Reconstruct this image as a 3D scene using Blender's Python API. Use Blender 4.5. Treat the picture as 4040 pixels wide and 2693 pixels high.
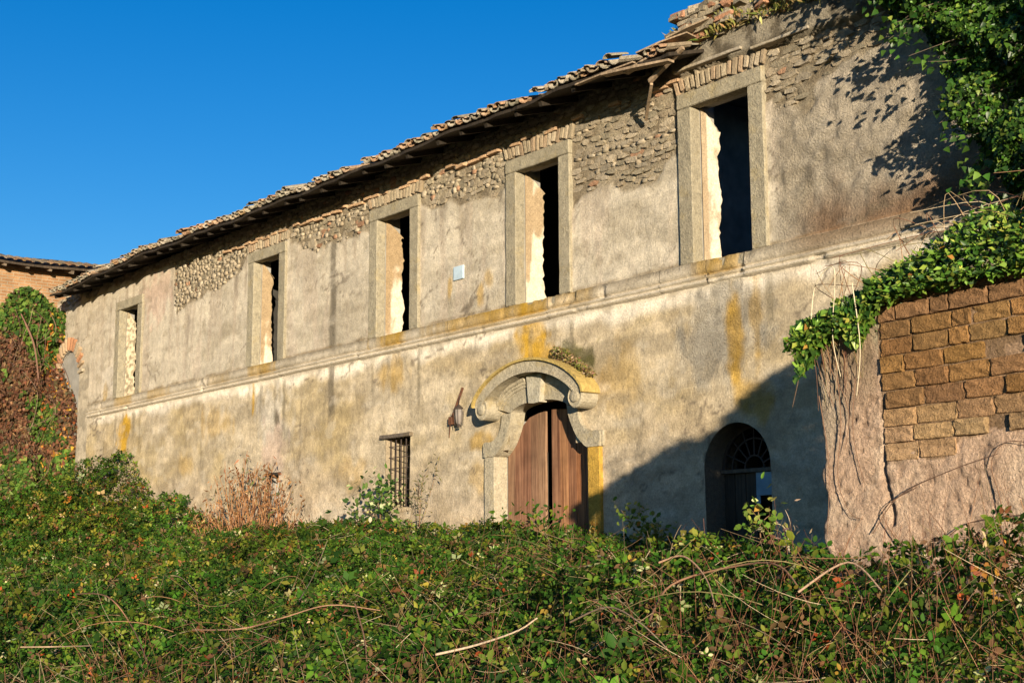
import bpy, bmesh, math, random
import numpy as np
from mathutils import Vector, Matrix, noise as mnoise
random.seed(7); rng = np.random.default_rng(11)
scene = bpy.context.scene
for o in list(bpy.data.objects): bpy.data.objects.remove(o)
COL = scene.collection

# ---------------------------------------------------------------- camera, sky, sun, exposure
CAM = np.array([11.7378, -12.5515, 0.0])
YAW, PITCH, ROLL = (math.radians(a) for a in (51.831, 8.897, -0.261))
fw = np.array([-math.sin(YAW)*math.cos(PITCH), math.cos(YAW)*math.cos(PITCH), math.sin(PITCH)])
rt = np.array([math.cos(YAW), math.sin(YAW), 0.0]); up = np.cross(rt, fw)
rt, up = math.cos(ROLL)*rt+math.sin(ROLL)*up, -math.sin(ROLL)*rt+math.cos(ROLL)*up
cd = bpy.data.cameras.new('camera'); cam = bpy.data.objects.new('camera', cd); COL.objects.link(cam)
M4 = Matrix.Identity(4)
for i in range(3):
    M4[i][0], M4[i][1], M4[i][2], M4[i][3] = rt[i], up[i], -fw[i], CAM[i]
cam.matrix_world = M4
cd.sensor_width = 36; cd.lens = 50; cd.clip_start = .1; cd.clip_end = 3000
scene.camera = cam
SUN = np.array([1.7, -1.0, 0.20]); SUN /= np.linalg.norm(SUN)      # towards the sun
w = bpy.data.worlds.new('World'); scene.world = w; w.use_nodes = True
wn = w.node_tree; wn.nodes.clear()
sky = wn.nodes.new('ShaderNodeTexSky'); sky.sky_type = 'NISHITA'; sky.sun_disc = False
sky.sun_elevation = math.asin(SUN[2]); sky.sun_rotation = math.atan2(SUN[0], SUN[1])
sky.air_density = 1.0; sky.dust_density = 0.2; sky.ozone_density = 3.0; sky.altitude = 300
hs = wn.nodes.new('ShaderNodeHueSaturation'); hs.inputs['Saturation'].default_value = 1.30; hs.inputs['Hue'].default_value = .513
bg = wn.nodes.new('ShaderNodeBackground'); bg.inputs['Strength'].default_value = 0.105
wo = wn.nodes.new('ShaderNodeOutputWorld')
wn.links.new(sky.outputs[0], hs.inputs['Color']); wn.links.new(hs.outputs[0], bg.inputs['Color']); wn.links.new(bg.outputs[0], wo.inputs['Surface'])
sl = bpy.data.lights.new('sun', 'SUN'); sl.energy = 5.0; sl.angle = math.radians(.55); sl.color = (1.0, .86, .64)
so = bpy.data.objects.new('sun', sl); COL.objects.link(so); so.location = (30, -20, 12)
so.rotation_euler = Vector(SUN).to_track_quat('Z', 'Y').to_euler()
scene.view_settings.view_transform = 'Standard'; scene.view_settings.look = 'None'
scene.view_settings.gamma = 1; scene.view_settings.use_curve_mapping = False
scene.view_settings.exposure = 1.02

# ---------------------------------------------------------------- helpers
def _h(ix, iy, s):
    h = (ix.astype(np.int64)*374761393+iy.astype(np.int64)*668265263+s*974126177) & 0xffffffff
    h = ((h ^ (h >> 13))*1274126177) & 0xffffffff
    return ((h ^ (h >> 16)) & 0xffff)/65535.
def vn(x, y, s=0):
    x = np.asarray(x, float); y = np.asarray(y, float)
    ix = np.floor(x); iy = np.floor(y); fx = x-ix; fy = y-iy
    fx = fx*fx*(3-2*fx); fy = fy*fy*(3-2*fy)
    a = _h(ix, iy, s); b = _h(ix+1, iy, s); c = _h(ix, iy+1, s); d = _h(ix+1, iy+1, s)
    return (a*(1-fx)+b*fx)*(1-fy)+(c*(1-fx)+d*fx)*fy
def fbm(x, y, o=4, s=0, g=.5):
    v = 0; a = 1; t = 0
    for i in range(o):
        v = v+a*vn(np.asarray(x)*2**i+i*17.3, np.asarray(y)*2**i-i*9.1, s+i); t += a; a *= g
    return v/t
def ss(a, b, x):
    t = np.clip((np.asarray(x, float)-a)/(b-a), 0, 1); return t*t*(3-2*t)
def mixc(a, b, m):
    m = np.asarray(m)[..., None]; return a*(1-m)+np.asarray(b)*m
def unit(v): return v/np.maximum(np.linalg.norm(v, axis=-1, keepdims=True), 1e-9)

def adopt(o, parent):
    if parent is not None:
        o.parent = parent
        o.matrix_parent_inverse = Matrix.Translation(-Vector(parent['_w'] if '_w' in parent else (0, 0, 0)))
def tag(o, label=None, cat=None, group=None, kind=None):
    if label: o['label'] = label
    if cat: o['category'] = cat
    if group: o['group'] = group
    if kind: o['kind'] = kind
    return o
ROOTS = []
def thing(name, loc, label, cat, group=None):
    o = bpy.data.objects.new(name, None); COL.objects.link(o); o.location = loc; o['_w'] = tuple(loc)
    o.empty_display_size = .1; ROOTS.append(o)
    return tag(o, label, cat, group)
def npmesh(name, V, F, mat, parent=None, cols=None, smooth=False):
    V = np.asarray(V, np.float32); F = np.asarray(F, np.int32); m, k = F.shape
    me = bpy.data.meshes.new(name)
    me.vertices.add(len(V)); me.vertices.foreach_set('co', V.ravel())
    me.loops.add(m*k); me.loops.foreach_set('vertex_index', F.ravel())
    me.polygons.add(m); me.polygons.foreach_set('loop_start', np.arange(0, m*k, k, dtype=np.int32))
    if smooth: me.polygons.foreach_set('use_smooth', np.ones(m, bool))
    me.update(calc_edges=True)
    if cols is not None:
        c = np.ones((len(V), 4), np.float32); c[:, :cols.shape[1]] = cols
        a = me.color_attributes.new('Col', 'FLOAT_COLOR', 'POINT'); a.data.foreach_set('color', c.ravel())
    me.materials.append(mat)
    o = bpy.data.objects.new(name, me); COL.objects.link(o); adopt(o, parent); return o
def pymesh(name, V, F, mat, parent=None, smooth=False):
    me = bpy.data.meshes.new(name); me.from_pydata([tuple(map(float, v)) for v in V], [], F); me.update()
    if smooth:
        for p in me.polygons: p.use_smooth = True
    me.materials.append(mat)
    o = bpy.data.objects.new(name, me); COL.objects.link(o); adopt(o, parent); return o
def inst(name, me, loc, rot=(0, 0, 0), sc=(1, 1, 1), parent=None, col=None):
    o = bpy.data.objects.new(name, me); COL.objects.link(o)
    o.location = loc; o.rotation_euler = rot; o.scale = sc
    if col is not None: o.color = (*col, 1)
    adopt(o, parent); return o
def slab(name, x0, x1, y0, y1, z0, z1, mat, parent=None, cut=.15, amp=.004, bev=.01, col=None, seed=0):
    bm = bmesh.new(); bmesh.ops.create_cube(bm, size=1)
    for v in bm.verts: v.co = ((x0+x1)/2+v.co.x*(x1-x0), (y0+y1)/2+v.co.y*(y1-y0), (z0+z1)/2+v.co.z*(z1-z0))
    if bev > 0: bmesh.ops.bevel(bm, geom=list(bm.edges), offset=bev, segments=1, affect='EDGES')
    if cut:
        for ax, (a, b) in enumerate(((x0, x1), (y0, y1), (z0, z1))):
            n = int((b-a)/cut)
            for i in range(1, n):
                co = [0, 0, 0]; no = [0, 0, 0]; co[ax] = a+(b-a)*i/n; no[ax] = 1
                bmesh.ops.bisect_plane(bm, geom=bm.verts[:]+bm.edges[:]+bm.faces[:], plane_co=co, plane_no=no)
        for v in bm.verts:
            v.co += mnoise.noise_vector(v.co*4+Vector((seed, 0, 0)))*amp+mnoise.noise_vector(v.co*17+Vector((seed, 3, 0)))*amp*.6
    me = bpy.data.meshes.new(name); bm.to_mesh(me); bm.free(); me.materials.append(mat)
    o = bpy.data.objects.new(name, me); COL.objects.link(o); adopt(o, parent)
    if col is not None: o.color = (*col, 1)
    return o
def beam(name, a, b, wd, hg, mat, parent=None, col=None):
    a = Vector(a); b = Vector(b); d = (b-a).normalized(); s = d.cross(Vector((0, 0, 1)))
    s = (s if s.length > .01 else Vector((1, 0, 0))).normalized(); t = s.cross(d)
    V = []
    for p, k in ((a, 1), (a.lerp(b, .5)+s*wd*.1, 1.05), (b, .92)):
        for i, j in ((-1, -1), (1, -1), (1, 1), (-1, 1)): V.append(p+s*i*wd/2*k+t*j*hg/2*k)
    F = [(3, 2, 1, 0), (8, 9, 10, 11)]
    for r in (0, 4):
        for i in range(4): F.append((r+i, r+(i+1) % 4, r+4+(i+1) % 4, r+4+i))
    o = pymesh(name, V, F, mat, parent)
    if col is not None: o.color = (*col, 1)
    return o
def band(name, inner, outer, y0, y1, mat, parent=None):
    """solid strip between two polylines in (x,z), from y0 (front) to y1 (back)"""
    n = len(inner); V = []
    for y in (y0, y1):
        V += [(p[0], y, p[1]) for p in inner]+[(p[0], y, p[1]) for p in outer]
    F = []
    for i in range(n-1):
        a, b, c, d = i, i+1, n+i+1, n+i
        F += [(a, b, c, d), (2*n+d, 2*n+c, 2*n+b, 2*n+a), (a, 2*n+a, 2*n+b, b), (d, c, 2*n+c, 2*n+d)]
    F += [(0, n, 3*n, 2*n), (n-1, 3*n-1, 4*n-1, 2*n-1)]
    return pymesh(name, V, F, mat, parent)
def catmull(P, k=5):
    P = [np.array(p, float) for p in P]; out = []
    for i in range(len(P)-1):
        p0 = P[max(i-1, 0)]; p1 = P[i]; p2 = P[i+1]; p3 = P[min(i+2, len(P)-1)]
        for j in range(k):
            t = j/k
            out.append(.5*((2*p1)+(p2-p0)*t+(2*p0-5*p1+4*p2-p3)*t*t+(3*p1-p0-3*p2+p3)*t**3))
    out.append(P[-1]); return out
def tubes(name, lines, mat, parent=None, cols=None, sides=4):
    """lines: list of (points Nx3, r0, r1); joined into one mesh"""
    V = []; F = []; C = []; base = 0
    for li, (P, r0, r1) in enumerate(lines):
        P = np.asarray(P, float); n = len(P)
        T = unit(np.gradient(P, axis=0)); ref = np.tile([0., 0, 1], (n, 1)); ref[np.abs(T[:, 2]) > .9] = (1, 0, 0)
        S = unit(np.cross(T, ref)); U = np.cross(S, T); r = np.linspace(r0, r1, n)[:, None]
        for k in range(sides):
            a = 2*math.pi*k/sides; V.append(P+r*(math.cos(a)*S+math.sin(a)*U))
        ar = np.arange(n-1)
        for k in range(sides):
            k2 = (k+1) % sides
            F.append(np.stack([base+k*n+ar, base+k2*n+ar, base+k2*n+ar+1, base+k*n+ar+1], 1))
        base += sides*n
        if cols is not None: C.append(np.tile(cols[li], (sides*n, 1)))
    return npmesh(name, np.concatenate(V), np.concatenate(F), mat, parent, np.concatenate(C) if cols is not None else None)

LEAF4 = (np.array([[0, 0, 0], [.38, .30, .05], [.42, 0, -.06], [.38, -.30, .05], [1, 0, .0]]), np.array([[0, 2, 1], [0, 3, 2], [1, 2, 4], [2, 3, 4]]))
OVAL = (np.array([[0, 0, 0], [.22, .25, .03], [.62, .27, .05], [.45, 0, -.05], [.62, -.27, .05], [.22, -.25, .03], [1, 0, -.04]]), np.array([[0, 3, 1], [1, 3, 2], [2, 3, 6], [3, 4, 6], [3, 5, 4], [0, 5, 3]]))
LEAF2 = (np.array([[0, 0, 0], [.45, .30, .04], [.45, -.30, .04], [1, 0, 0]]), np.array([[0, 2, 1], [1, 2, 3]]))
IVY = (np.array([[0, 0, 0], [.12, .42, .05], [.5, .28, .03], [.42, 0, -.05], [.5, -.28, .03], [.12, -.42, .05], [1, 0, -.03]]),
       np.array([[0, 3, 1], [1, 3, 2], [2, 3, 6], [3, 4, 6], [3, 5, 4], [0, 5, 3]]))
NARROW = (np.array([[0, 0, 0], [.4, .13, .04], [.5, 0, -.03], [.4, -.13, .04], [1, 0, -.12]]), np.array([[0, 2, 1], [0, 3, 2], [1, 2, 4], [2, 3, 4]]))
def leaf_arrays(C, N, size, shape, T=None):
    n = len(C); N = unit(N)
    if T is None: T = rng.normal(size=(n, 3))
    T = unit(T-(T*N).sum(1, keepdims=True)*N); B = np.cross(N, T)
    L, Fc = shape; s = np.asarray(size)[:, None, None]
    V = C[:, None, :]+s*(L[None, :, 0:1]*T[:, None]+L[None, :, 1:2]*B[:, None]+L[None, :, 2:3]*N[:, None])
    F = Fc[None]+(np.arange(n)*len(L))[:, None, None]
    return V.reshape(-1, 3), F.reshape(-1, 3), len(L)
def leaves(name, sets, mat, parent=None):
    """sets: list of (C,N,size,col,shape,T)"""
    Vs = []; Fs = []; Cs = []; base = 0
    for C, N, size, col, shape, T in sets:
        V, F, k = leaf_arrays(C, N, size, shape, T)
        Vs.append(V); Fs.append(F+base); Cs.append(np.repeat(col, k, axis=0)); base += len(V)
    return npmesh(name, np.concatenate(Vs), np.concatenate(Fs), mat, parent, np.concatenate(Cs))
def pick(pal, wts, n, jit=.25):
    pal = np.array(pal); wts = np.array(wts, float); wts /= wts.sum()
    c = pal[rng.choice(len(pal), n, p=wts)]
    return np.clip(c*(1+rng.normal(size=(n, 1))*jit)*(1+rng.normal(size=(n, 3))*.08), .004, .9)

# ---------------------------------------------------------------- materials
class NB:
    def __init__(s, name):
        s.m = bpy.data.materials.new(name); s.m.use_nodes = True; s.t = s.m.node_tree; s.t.nodes.clear()
        s.out = s.n('ShaderNodeOutputMaterial'); s.co = s.n('ShaderNodeTexCoord').outputs['Object']
    def n(s, t, inp=None, **pr):
        nd = s.t.nodes.new(t)
        for k, v in pr.items(): setattr(nd, k, v)
        for k, v in (inp or {}).items():
            if hasattr(v, 'is_linked') and hasattr(v, 'links'): s.t.links.new(v, nd.inputs[k])
            else: nd.inputs[k].default_value = v
        return nd
    def noise(s, sc, det=5, rough=.6, vec=None):
        return s.n('ShaderNodeTexNoise', {'Vector': vec or s.co, 'Scale': sc, 'Detail': det, 'Roughness': rough}).outputs['Fac']
    def rng_(s, v, a, b, c, d): return s.n('ShaderNodeMapRange', {'Value': v, 'From Min': a, 'From Max': b, 'To Min': c, 'To Max': d}).outputs[0]
    def mix(s, f, a, b, mode='MIX'):
        nd = s.n('ShaderNodeMix', data_type='RGBA', blend_type=mode)
        for i, v in ((0, f), (6, a), (7, b)):
            if hasattr(v, 'is_linked') and hasattr(v, 'links'): s.t.links.new(v, nd.inputs[i])
            else: nd.inputs[i].default_value = (*v, 1) if isinstance(v, (tuple, list)) and len(v) == 3 else v
        return nd.outputs[2]
    def mul(s, col, val):
        return s.n('ShaderNodeVectorMath', {0: col, 'Scale': val}, operation='SCALE').outputs[0]
    def math(s, op, a, b): return s.n('ShaderNodeMath', {0: a, 1: b}, operation=op).outputs[0]
    def bump(s, h, st, dist, nrm=None):
        d = {'Height': h, 'Strength': st, 'Distance': dist}
        if nrm is not None: d['Normal'] = nrm
        return s.n('ShaderNodeBump', d).outputs[0]
    def fin(s, col, rough=.9, nrm=None, spec=.2, **kw):
        d = {'Base Color': col if not isinstance(col, tuple) else (*col, 1), 'Roughness': rough, 'Specular IOR Level': spec}
        if nrm is not None: d['Normal'] = nrm
        d.update(kw)
        b = s.n('ShaderNodeBsdfPrincipled', d); s.t.links.new(b.outputs[0], s.out.inputs[0]); return s.m
    def attr(s): 
        a = s.n('ShaderNodeAttribute', attribute_name='Col'); return a.outputs['Color'], a.outputs['Alpha']
    def objcol(s):
        a = s.n('ShaderNodeObjectInfo'); return a.outputs['Color'], a.outputs['Random']

def m_plaster():
    b = NB('plaster_attr'); c, a = b.attr()
    n1 = b.noise(38, 6, .7); n2 = b.noise(9, 5, .6); n3 = b.noise(120, 3, .6)
    k = b.math('MULTIPLY', b.rng_(n1, .25, .75, .64, 1.32), b.rng_(n2, .3, .7, .84, 1.14))
    k = b.math('MULTIPLY', k, b.rng_(n3, .3, .7, .9, 1.08))
    nr = b.bump(n2, .35, .05); nr = b.bump(n1, b.math('MINIMUM', a, 1.0), b.rng_(a, .4, 2.0, .03, .11), nr)
    return b.fin(b.mul(c, k), .95, nr, .1)
def m_objstone(name, sc=14, lo=.65, hi=1.3, bump=.5, lich=0, dist=.03):
    b = NB(name); c, r = b.objcol()
    off = b.n('ShaderNodeVectorMath', {0: b.n('ShaderNodeNewGeometry').outputs['Position'], 1: (0.0, 0, 0)}, operation='ADD').outputs[0]
    n1 = b.noise(sc, 6, .7, off); n2 = b.noise(sc*4, 4, .6, off)
    c = b.mul(c, b.math('MULTIPLY', b.rng_(n1, .25, .75, lo, hi), b.rng_(n2, .3, .7, .85, 1.12)))
    if lich:
        n3 = b.noise(3.1, 6, .7, off); c = b.mix(b.rng_(n3, .55, .68, 0, lich), c, (.40, .27, .05))
        n4 = b.noise(7, 6, .7, off); c = b.mix(b.rng_(n4, .60, .72, 0, .6), c, (.10, .095, .075))
    return b.fin(c, .92, b.bump(n2, bump*.6, dist*.5, b.bump(n1, bump, dist)), .12)
def m_attr(name, sc=20, bump=.5, rough=.92, dist=.03):
    b = NB(name); c, a = b.attr(); n1 = b.noise(sc, 6, .7)
    return b.fin(b.mul(c, b.rng_(n1, .25, .75, .7, 1.25)), rough, b.bump(n1, bump, dist), .12)
def m_leaf(name, trans=.3, rough=.42, spec=.35):
    b = NB(name); c, a = b.attr()
    p = b.n('ShaderNodeBsdfPrincipled', {'Base Color': c, 'Roughness': rough, 'Specular IOR Level': spec})
    t = b.n('ShaderNodeBsdfTranslucent', {'Color': b.mul(c, 1.5)})
    mx = b.n('ShaderNodeMixShader', {0: trans, 1: p.outputs[0], 2: t.outputs[0]}); b.t.links.new(mx.outputs[0], b.out.inputs[0]); return b.m
def m_wood(name, c1, c2, sc=1.0, rough=.75):
    b = NB(name); oc, r = b.objcol()
    mp = b.n('ShaderNodeMapping', {'Vector': b.n('ShaderNodeNewGeometry').outputs['Position'], 'Scale': (28*sc, 28*sc, 1.1*sc)}).outputs[0]
    n1 = b.noise(1.0, 6, .65, mp); n2 = b.noise(2.2, 5, .6)
    c = b.mix(b.rng_(n1, .32, .68, 0, 1), c1, c2); c = b.mul(c, b.rng_(n2, .3, .7, .7, 1.25))
    c = b.mix(1.0, c, oc, 'MULTIPLY')
    return b.fin(c, rough, b.bump(n1, .6, .01), .2)
def m_plain(name, col, rough=.9, sc=12, lo=.7, hi=1.25, bump=.3, spec=.15, **kw):
    b = NB(name); n1 = b.noise(sc, 6, .65)
    rgb = b.n('ShaderNodeRGB'); rgb.outputs[0].default_value = (*col, 1)
    return b.fin(b.mul(rgb.outputs[0], b.rng_(n1, .25, .75, lo, hi)), rough, b.bump(n1, bump, .02), spec, **kw)
MT = dict(plaster=m_plaster(), frame=m_objstone('frame_stone', 10, .66, 1.25, .7, .22), stone=m_objstone('rubble_stone', 16, .62, 1.3, .9),
          stone_a=m_attr('rubble_attr', 16, .9), brick=m_objstone('brick', 22, .7, 1.25, .8), tile=m_objstone('roof_tile', 14, .55, 1.35, .7, .35),
          tile_a=m_attr('tile_attr', 14, .6), tuff=m_objstone('tuff', 18, .55, 1.35, 1.0, 0, .03),
          leaf=m_leaf('leaf', .28, .6, .10), ivy=m_leaf('ivy_leaf', .22, .4, .3), dry=m_leaf('dry_leaf', .25, .7, .15), stem=m_attr('stem', 40, .3),
          door=m_wood('door_wood', (.085, .042, .026), (.26, .165, .105)), greywood=m_wood('grey_wood', (.10, .085, .068), (.24, .20, .16)),
          darkwood=m_wood('dark_wood', (.018, .015, .012), (.05, .04, .03)), rust=m_plain('rusty_iron', (.10, .042, .022), .8, 30, .5, 1.6, .4, .3),
          iron=m_plain('dark_iron', (.045, .032, .026), .75, 30, .6, 1.5, .3, .3), inner_shade=m_plain('shade_dark_plaster', (.04, .037, .033), .95, 3, .6, 1.3, .3), inner=m_plain('inner_plaster', (.30, .28, .25), .95, 3, .55, 1.2, .3),  # near-black inner plaster: darkness of the rooms put into its colour
          blue=m_plain('blue_panel', (.22, .32, .40), .6, 6, .75, 1.2, .1), ground=m_plain('soil', (.06, .05, .032), 1, 2, .6, 1.4, .6),
          glass=m_plain('lantern_glass', (.20, .17, .15), .25, 12, .7, 1.2, .05, .5))
def m_brickwall():
    b = NB('brick_wall'); mp = b.n('ShaderNodeMapping', {'Vector': b.co, 'Rotation': (0, math.pi/2, math.pi/2)}).outputs[0]
    sx = b.n('ShaderNodeSeparateXYZ', {0: b.co}); v = b.n('ShaderNodeCombineXYZ', {0: sx.outputs[1], 1: sx.outputs[2], 2: 0.0}).outputs[0]
    bt = b.n('ShaderNodeTexBrick', {'Vector': v, 'Color1': (.24, .125, .06, 1), 'Color2': (.32, .18, .09, 1), 'Mortar': (.28, .21, .14, 1), 'Scale': 1.0,
             'Mortar Size': .012, 'Brick Width': .28, 'Row Height': .075})
    n1 = b.noise(3, 6, .7); c = b.mul(bt.outputs[0], b.rng_(n1, .25, .75, .65, 1.3))
    return b.fin(c, .95, b.bump(bt.outputs[1], -.5, .02, b.bump(b.noise(25), .6, .03)), .1)
MT['brickwall'] = m_brickwall()
# ---------------------------------------------------------------- terrain heights (top of the bramble cover, and the ground below it)
_wu = [-40, -24, -20.6, -19.2, -18.3, -17.6, -16.95, -16.1, -14.8, -14.0, -12.6, -11.4, -10, -8.6, -7.2, -6, -4.4, -2.6, -.6, 1.2, 8, 40]
_wz = [2.0, 2.0, 2.05, 1.85, 2.25, 2.55, 2.0, 1.45, 1.42, 1.1, .68, .66, .76, .70, .82, .62, .60, .50, .28, .2, .15, 0]
def cover_base(x, y):
    t = np.clip((np.asarray(y, float)+9.5)/9.5, 0, 1)
    zn = -.80+.0*np.asarray(x, float); return zn+(np.interp(x, _wu, _wz)-zn)*t**1.05
def cover(x, y):
    t = np.clip((np.asarray(y, float)+9.5)/9.5, 0, 1); amp = 1-.72*t
    z = cover_base(x, y)+amp*(.42*(fbm(np.asarray(x)*.45, np.asarray(y)*.45, 3, 5)-.5)*2*.7+.34*(fbm(np.asarray(x)*1.5, np.asarray(y)*1.5, 3, 8)-.5)*2)
    zr = np.interp(x, [-1, 2.3, 3.4, 4.36, 4.8, 5.2, 5.93, 6.2, 6.42, 6.7, 7.0, 7.3, 7.6, 9], [-.4, .02, .13, .22, .24, .20, .17, .12, .04, .14, .21, .23, .28, .3])-.03
    w_ = np.exp(-((np.asarray(y)+5.9)/.95)**2)*ss(-.5, 2.6, x); z = np.where(zr > z, z*(1-w_)+(zr+.10*(fbm(np.asarray(x)*2.4, np.asarray(y)*2.4, 2, 14)-.5))*w_, z)
    z = z+.13*(fbm(np.asarray(x)*3.6, np.asarray(y)*3.6, 2, 12)-.5)*2*(1-.5*t)
    z = z-.17*ss(.53, .63, fbm(np.asarray(x)*2.3+3, np.asarray(y)*2.3, 2, 16))*(1-.5*t)
    return z
def ground_z(x, y): return cover_base(x, np.minimum(y, 0.0))-.93
gx = np.concatenate([np.linspace(-600, -40, 15)[:-1], np.linspace(-40, 40, 81), np.linspace(40, 600, 15)[1:]])
gy = np.concatenate([np.linspace(-600, -24, 15)[:-1], np.linspace(-24, 16, 41), np.linspace(16, 600, 15)[1:]])
GX, GY = np.meshgrid(gx, gy, indexing='ij'); GZ = ground_z(GX, GY)+.05*(fbm(GX*.8, GY*.8, 3, 3)-.5)
ni, nj = GX.shape; idx = np.arange(ni*nj).reshape(ni, nj)
tag(npmesh('ground', np.stack([GX, GY, GZ], -1).reshape(-1, 3), np.stack([idx[:-1, :-1], idx[1:, :-1], idx[1:, 1:], idx[:-1, 1:]], -1).reshape(-1, 4), MT['ground'], smooth=True), kind='structure')

# ---------------------------------------------------------------- the farmhouse
house = thing('farmhouse', (-9, 3, ground_z(-9., 0.).item()), 'long derelict plastered farmhouse with five tall stone-framed upper windows and a sagging tiled eave', 'building')
WIN = [(-17.93, 5.87), (-11.61, 5.89), (-7.31, 5.87), (-3.595, 5.87), (-.017, 5.92)]
SILL = 3.69; HW = .725; HO = .48
DC = -3.575                                            # door axis
AC, AR, AS = .08, .53, 1.13                            # arched doorway: axis, radius, springing
NC, NR, NS = -21.45, .66, 4.45                         # niche arch at the far left end
def rect_hole(x0, x1, z0, z1):
    def ins(u, z): return (u > x0) & (u < x1) & (z > z0) & (z < z1)
    def snap(u, z):
        u = np.clip(u, x0, x1); z = np.clip(z, z0, z1)
        d = np.stack([u-x0, x1-u, z-z0, z1-z]); k = d.argmin(0)
        u = np.where(k == 0, x0, np.where(k == 1, x1, u)); z = np.where(k == 2, z0, np.where(k == 3, z1, z)); return u, z
    return ins, snap
def arch_hole(c, r, zs, zb):
    def ins(u, z): return ((np.abs(u-c) < r) & (z <= zs) & (z > zb)) | (((u-c)**2+(z-zs)**2 < r*r) & (z > zs))
    def snap(u, z):
        a = np.arctan2(z-zs, u-c); up_ = z > zs
        return np.where(up_, c+r*np.cos(a), np.where(u < c, c-r, c+r)), np.where(up_, zs+r*np.sin(a), z)
    return ins, snap
holes = [rect_hole(c-.66, c+.66, SILL-.02, t-.06) for c, t in WIN]
holes += [rect_hole(DC-1.14, DC+1.14, -3, 1.62), rect_hole(DC-.72, DC+.72, 1.5, 2.40), rect_hole(-7.56, -6.84, .90, 2.0),
          arch_hole(AC, AR, AS, -3), arch_hole(NC, NR, NS, -3), rect_hole(-11.42, -11.05, -3, 1.60)]

_eu = [-23, -15.74, -15.70, -15.55, -14.85, -13.68, -12.94, -12.34, -10.82, -10.41, -9.65, -8.77, -8.08, -6.47, -6.35, -5.59, -5.02, -4.33, -2.83, -2.53, -2.08, -1.41, -1.0, -.76, .8, .99, 1.38, 1.52, 1.97, 2.6, 3.5, 9]
_ez = [9, 9, 5.7, 5.05, 5.36, 5.37, 5.51, 5.85, 5.75, 5.62, 5.60, 5.58, 5.43, 5.68, 5.6, 5.55, 5.46, 5.48, 4.86, 4.99, 5.08, 4.93, 5.0, 5.07, 5.47, 5.25, 5.2, 5.43, 5.55, 5.8, 6.3, 6.5]
def bare(u, z):       # >0 where the plaster has fallen off
    zb = np.interp(u, _eu, _ez)+.34*(fbm(u*2.2, z*2.2, 5, 21)-.5)*2*.8
    m = z-zb
    m = np.where(u < -15.7, z-(6.28+.2*(fbm(u*3, z*3, 3, 4)-.5)*2), m)
    band_ = (u > -1.15) & (z > 6.20-.045*(u+.69)); return np.where(band_, -1.0, m)
def topline(u):
    b = np.interp(u, [-23, -1.25, -1.1, -.62, -.56, .30, .42, 9], [6.5, 6.5, 6.5, 6.72, 6.86, 6.86, 7.5, 7.5])
    return b+.10*(fbm(u*5, u*0, 3, 9)-.5)*np.where(u > -1.2, 1, 0)
def blob(u, z, cu, cz, ru, rz, s=0, k=.8):
    d = np.sqrt(((u-cu)/ru)**2+((z-cz)/rz)**2)+k*(fbm(u*6, z*3, 4, 50+s)-.5)*2
    return 1-ss(.55, 1.15, d)
def streak(u, z, cu, w_, z0, z1, s=0):
    wob = cu+.04*(vn(z*2, z*0+s, 60+s)-.5)
    return (1-ss(.4, 1.0, np.abs(u-wob)/w_+.4*(fbm(u*20, z*1.2, 3, 70+s)-.5)))*ss(z0, z0+.5, z+.3*(vn(u*14, u*0, s)-.5))*(1-ss(z1-.15, z1, z))
OCH = np.array([.43, .255, .035])
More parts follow.
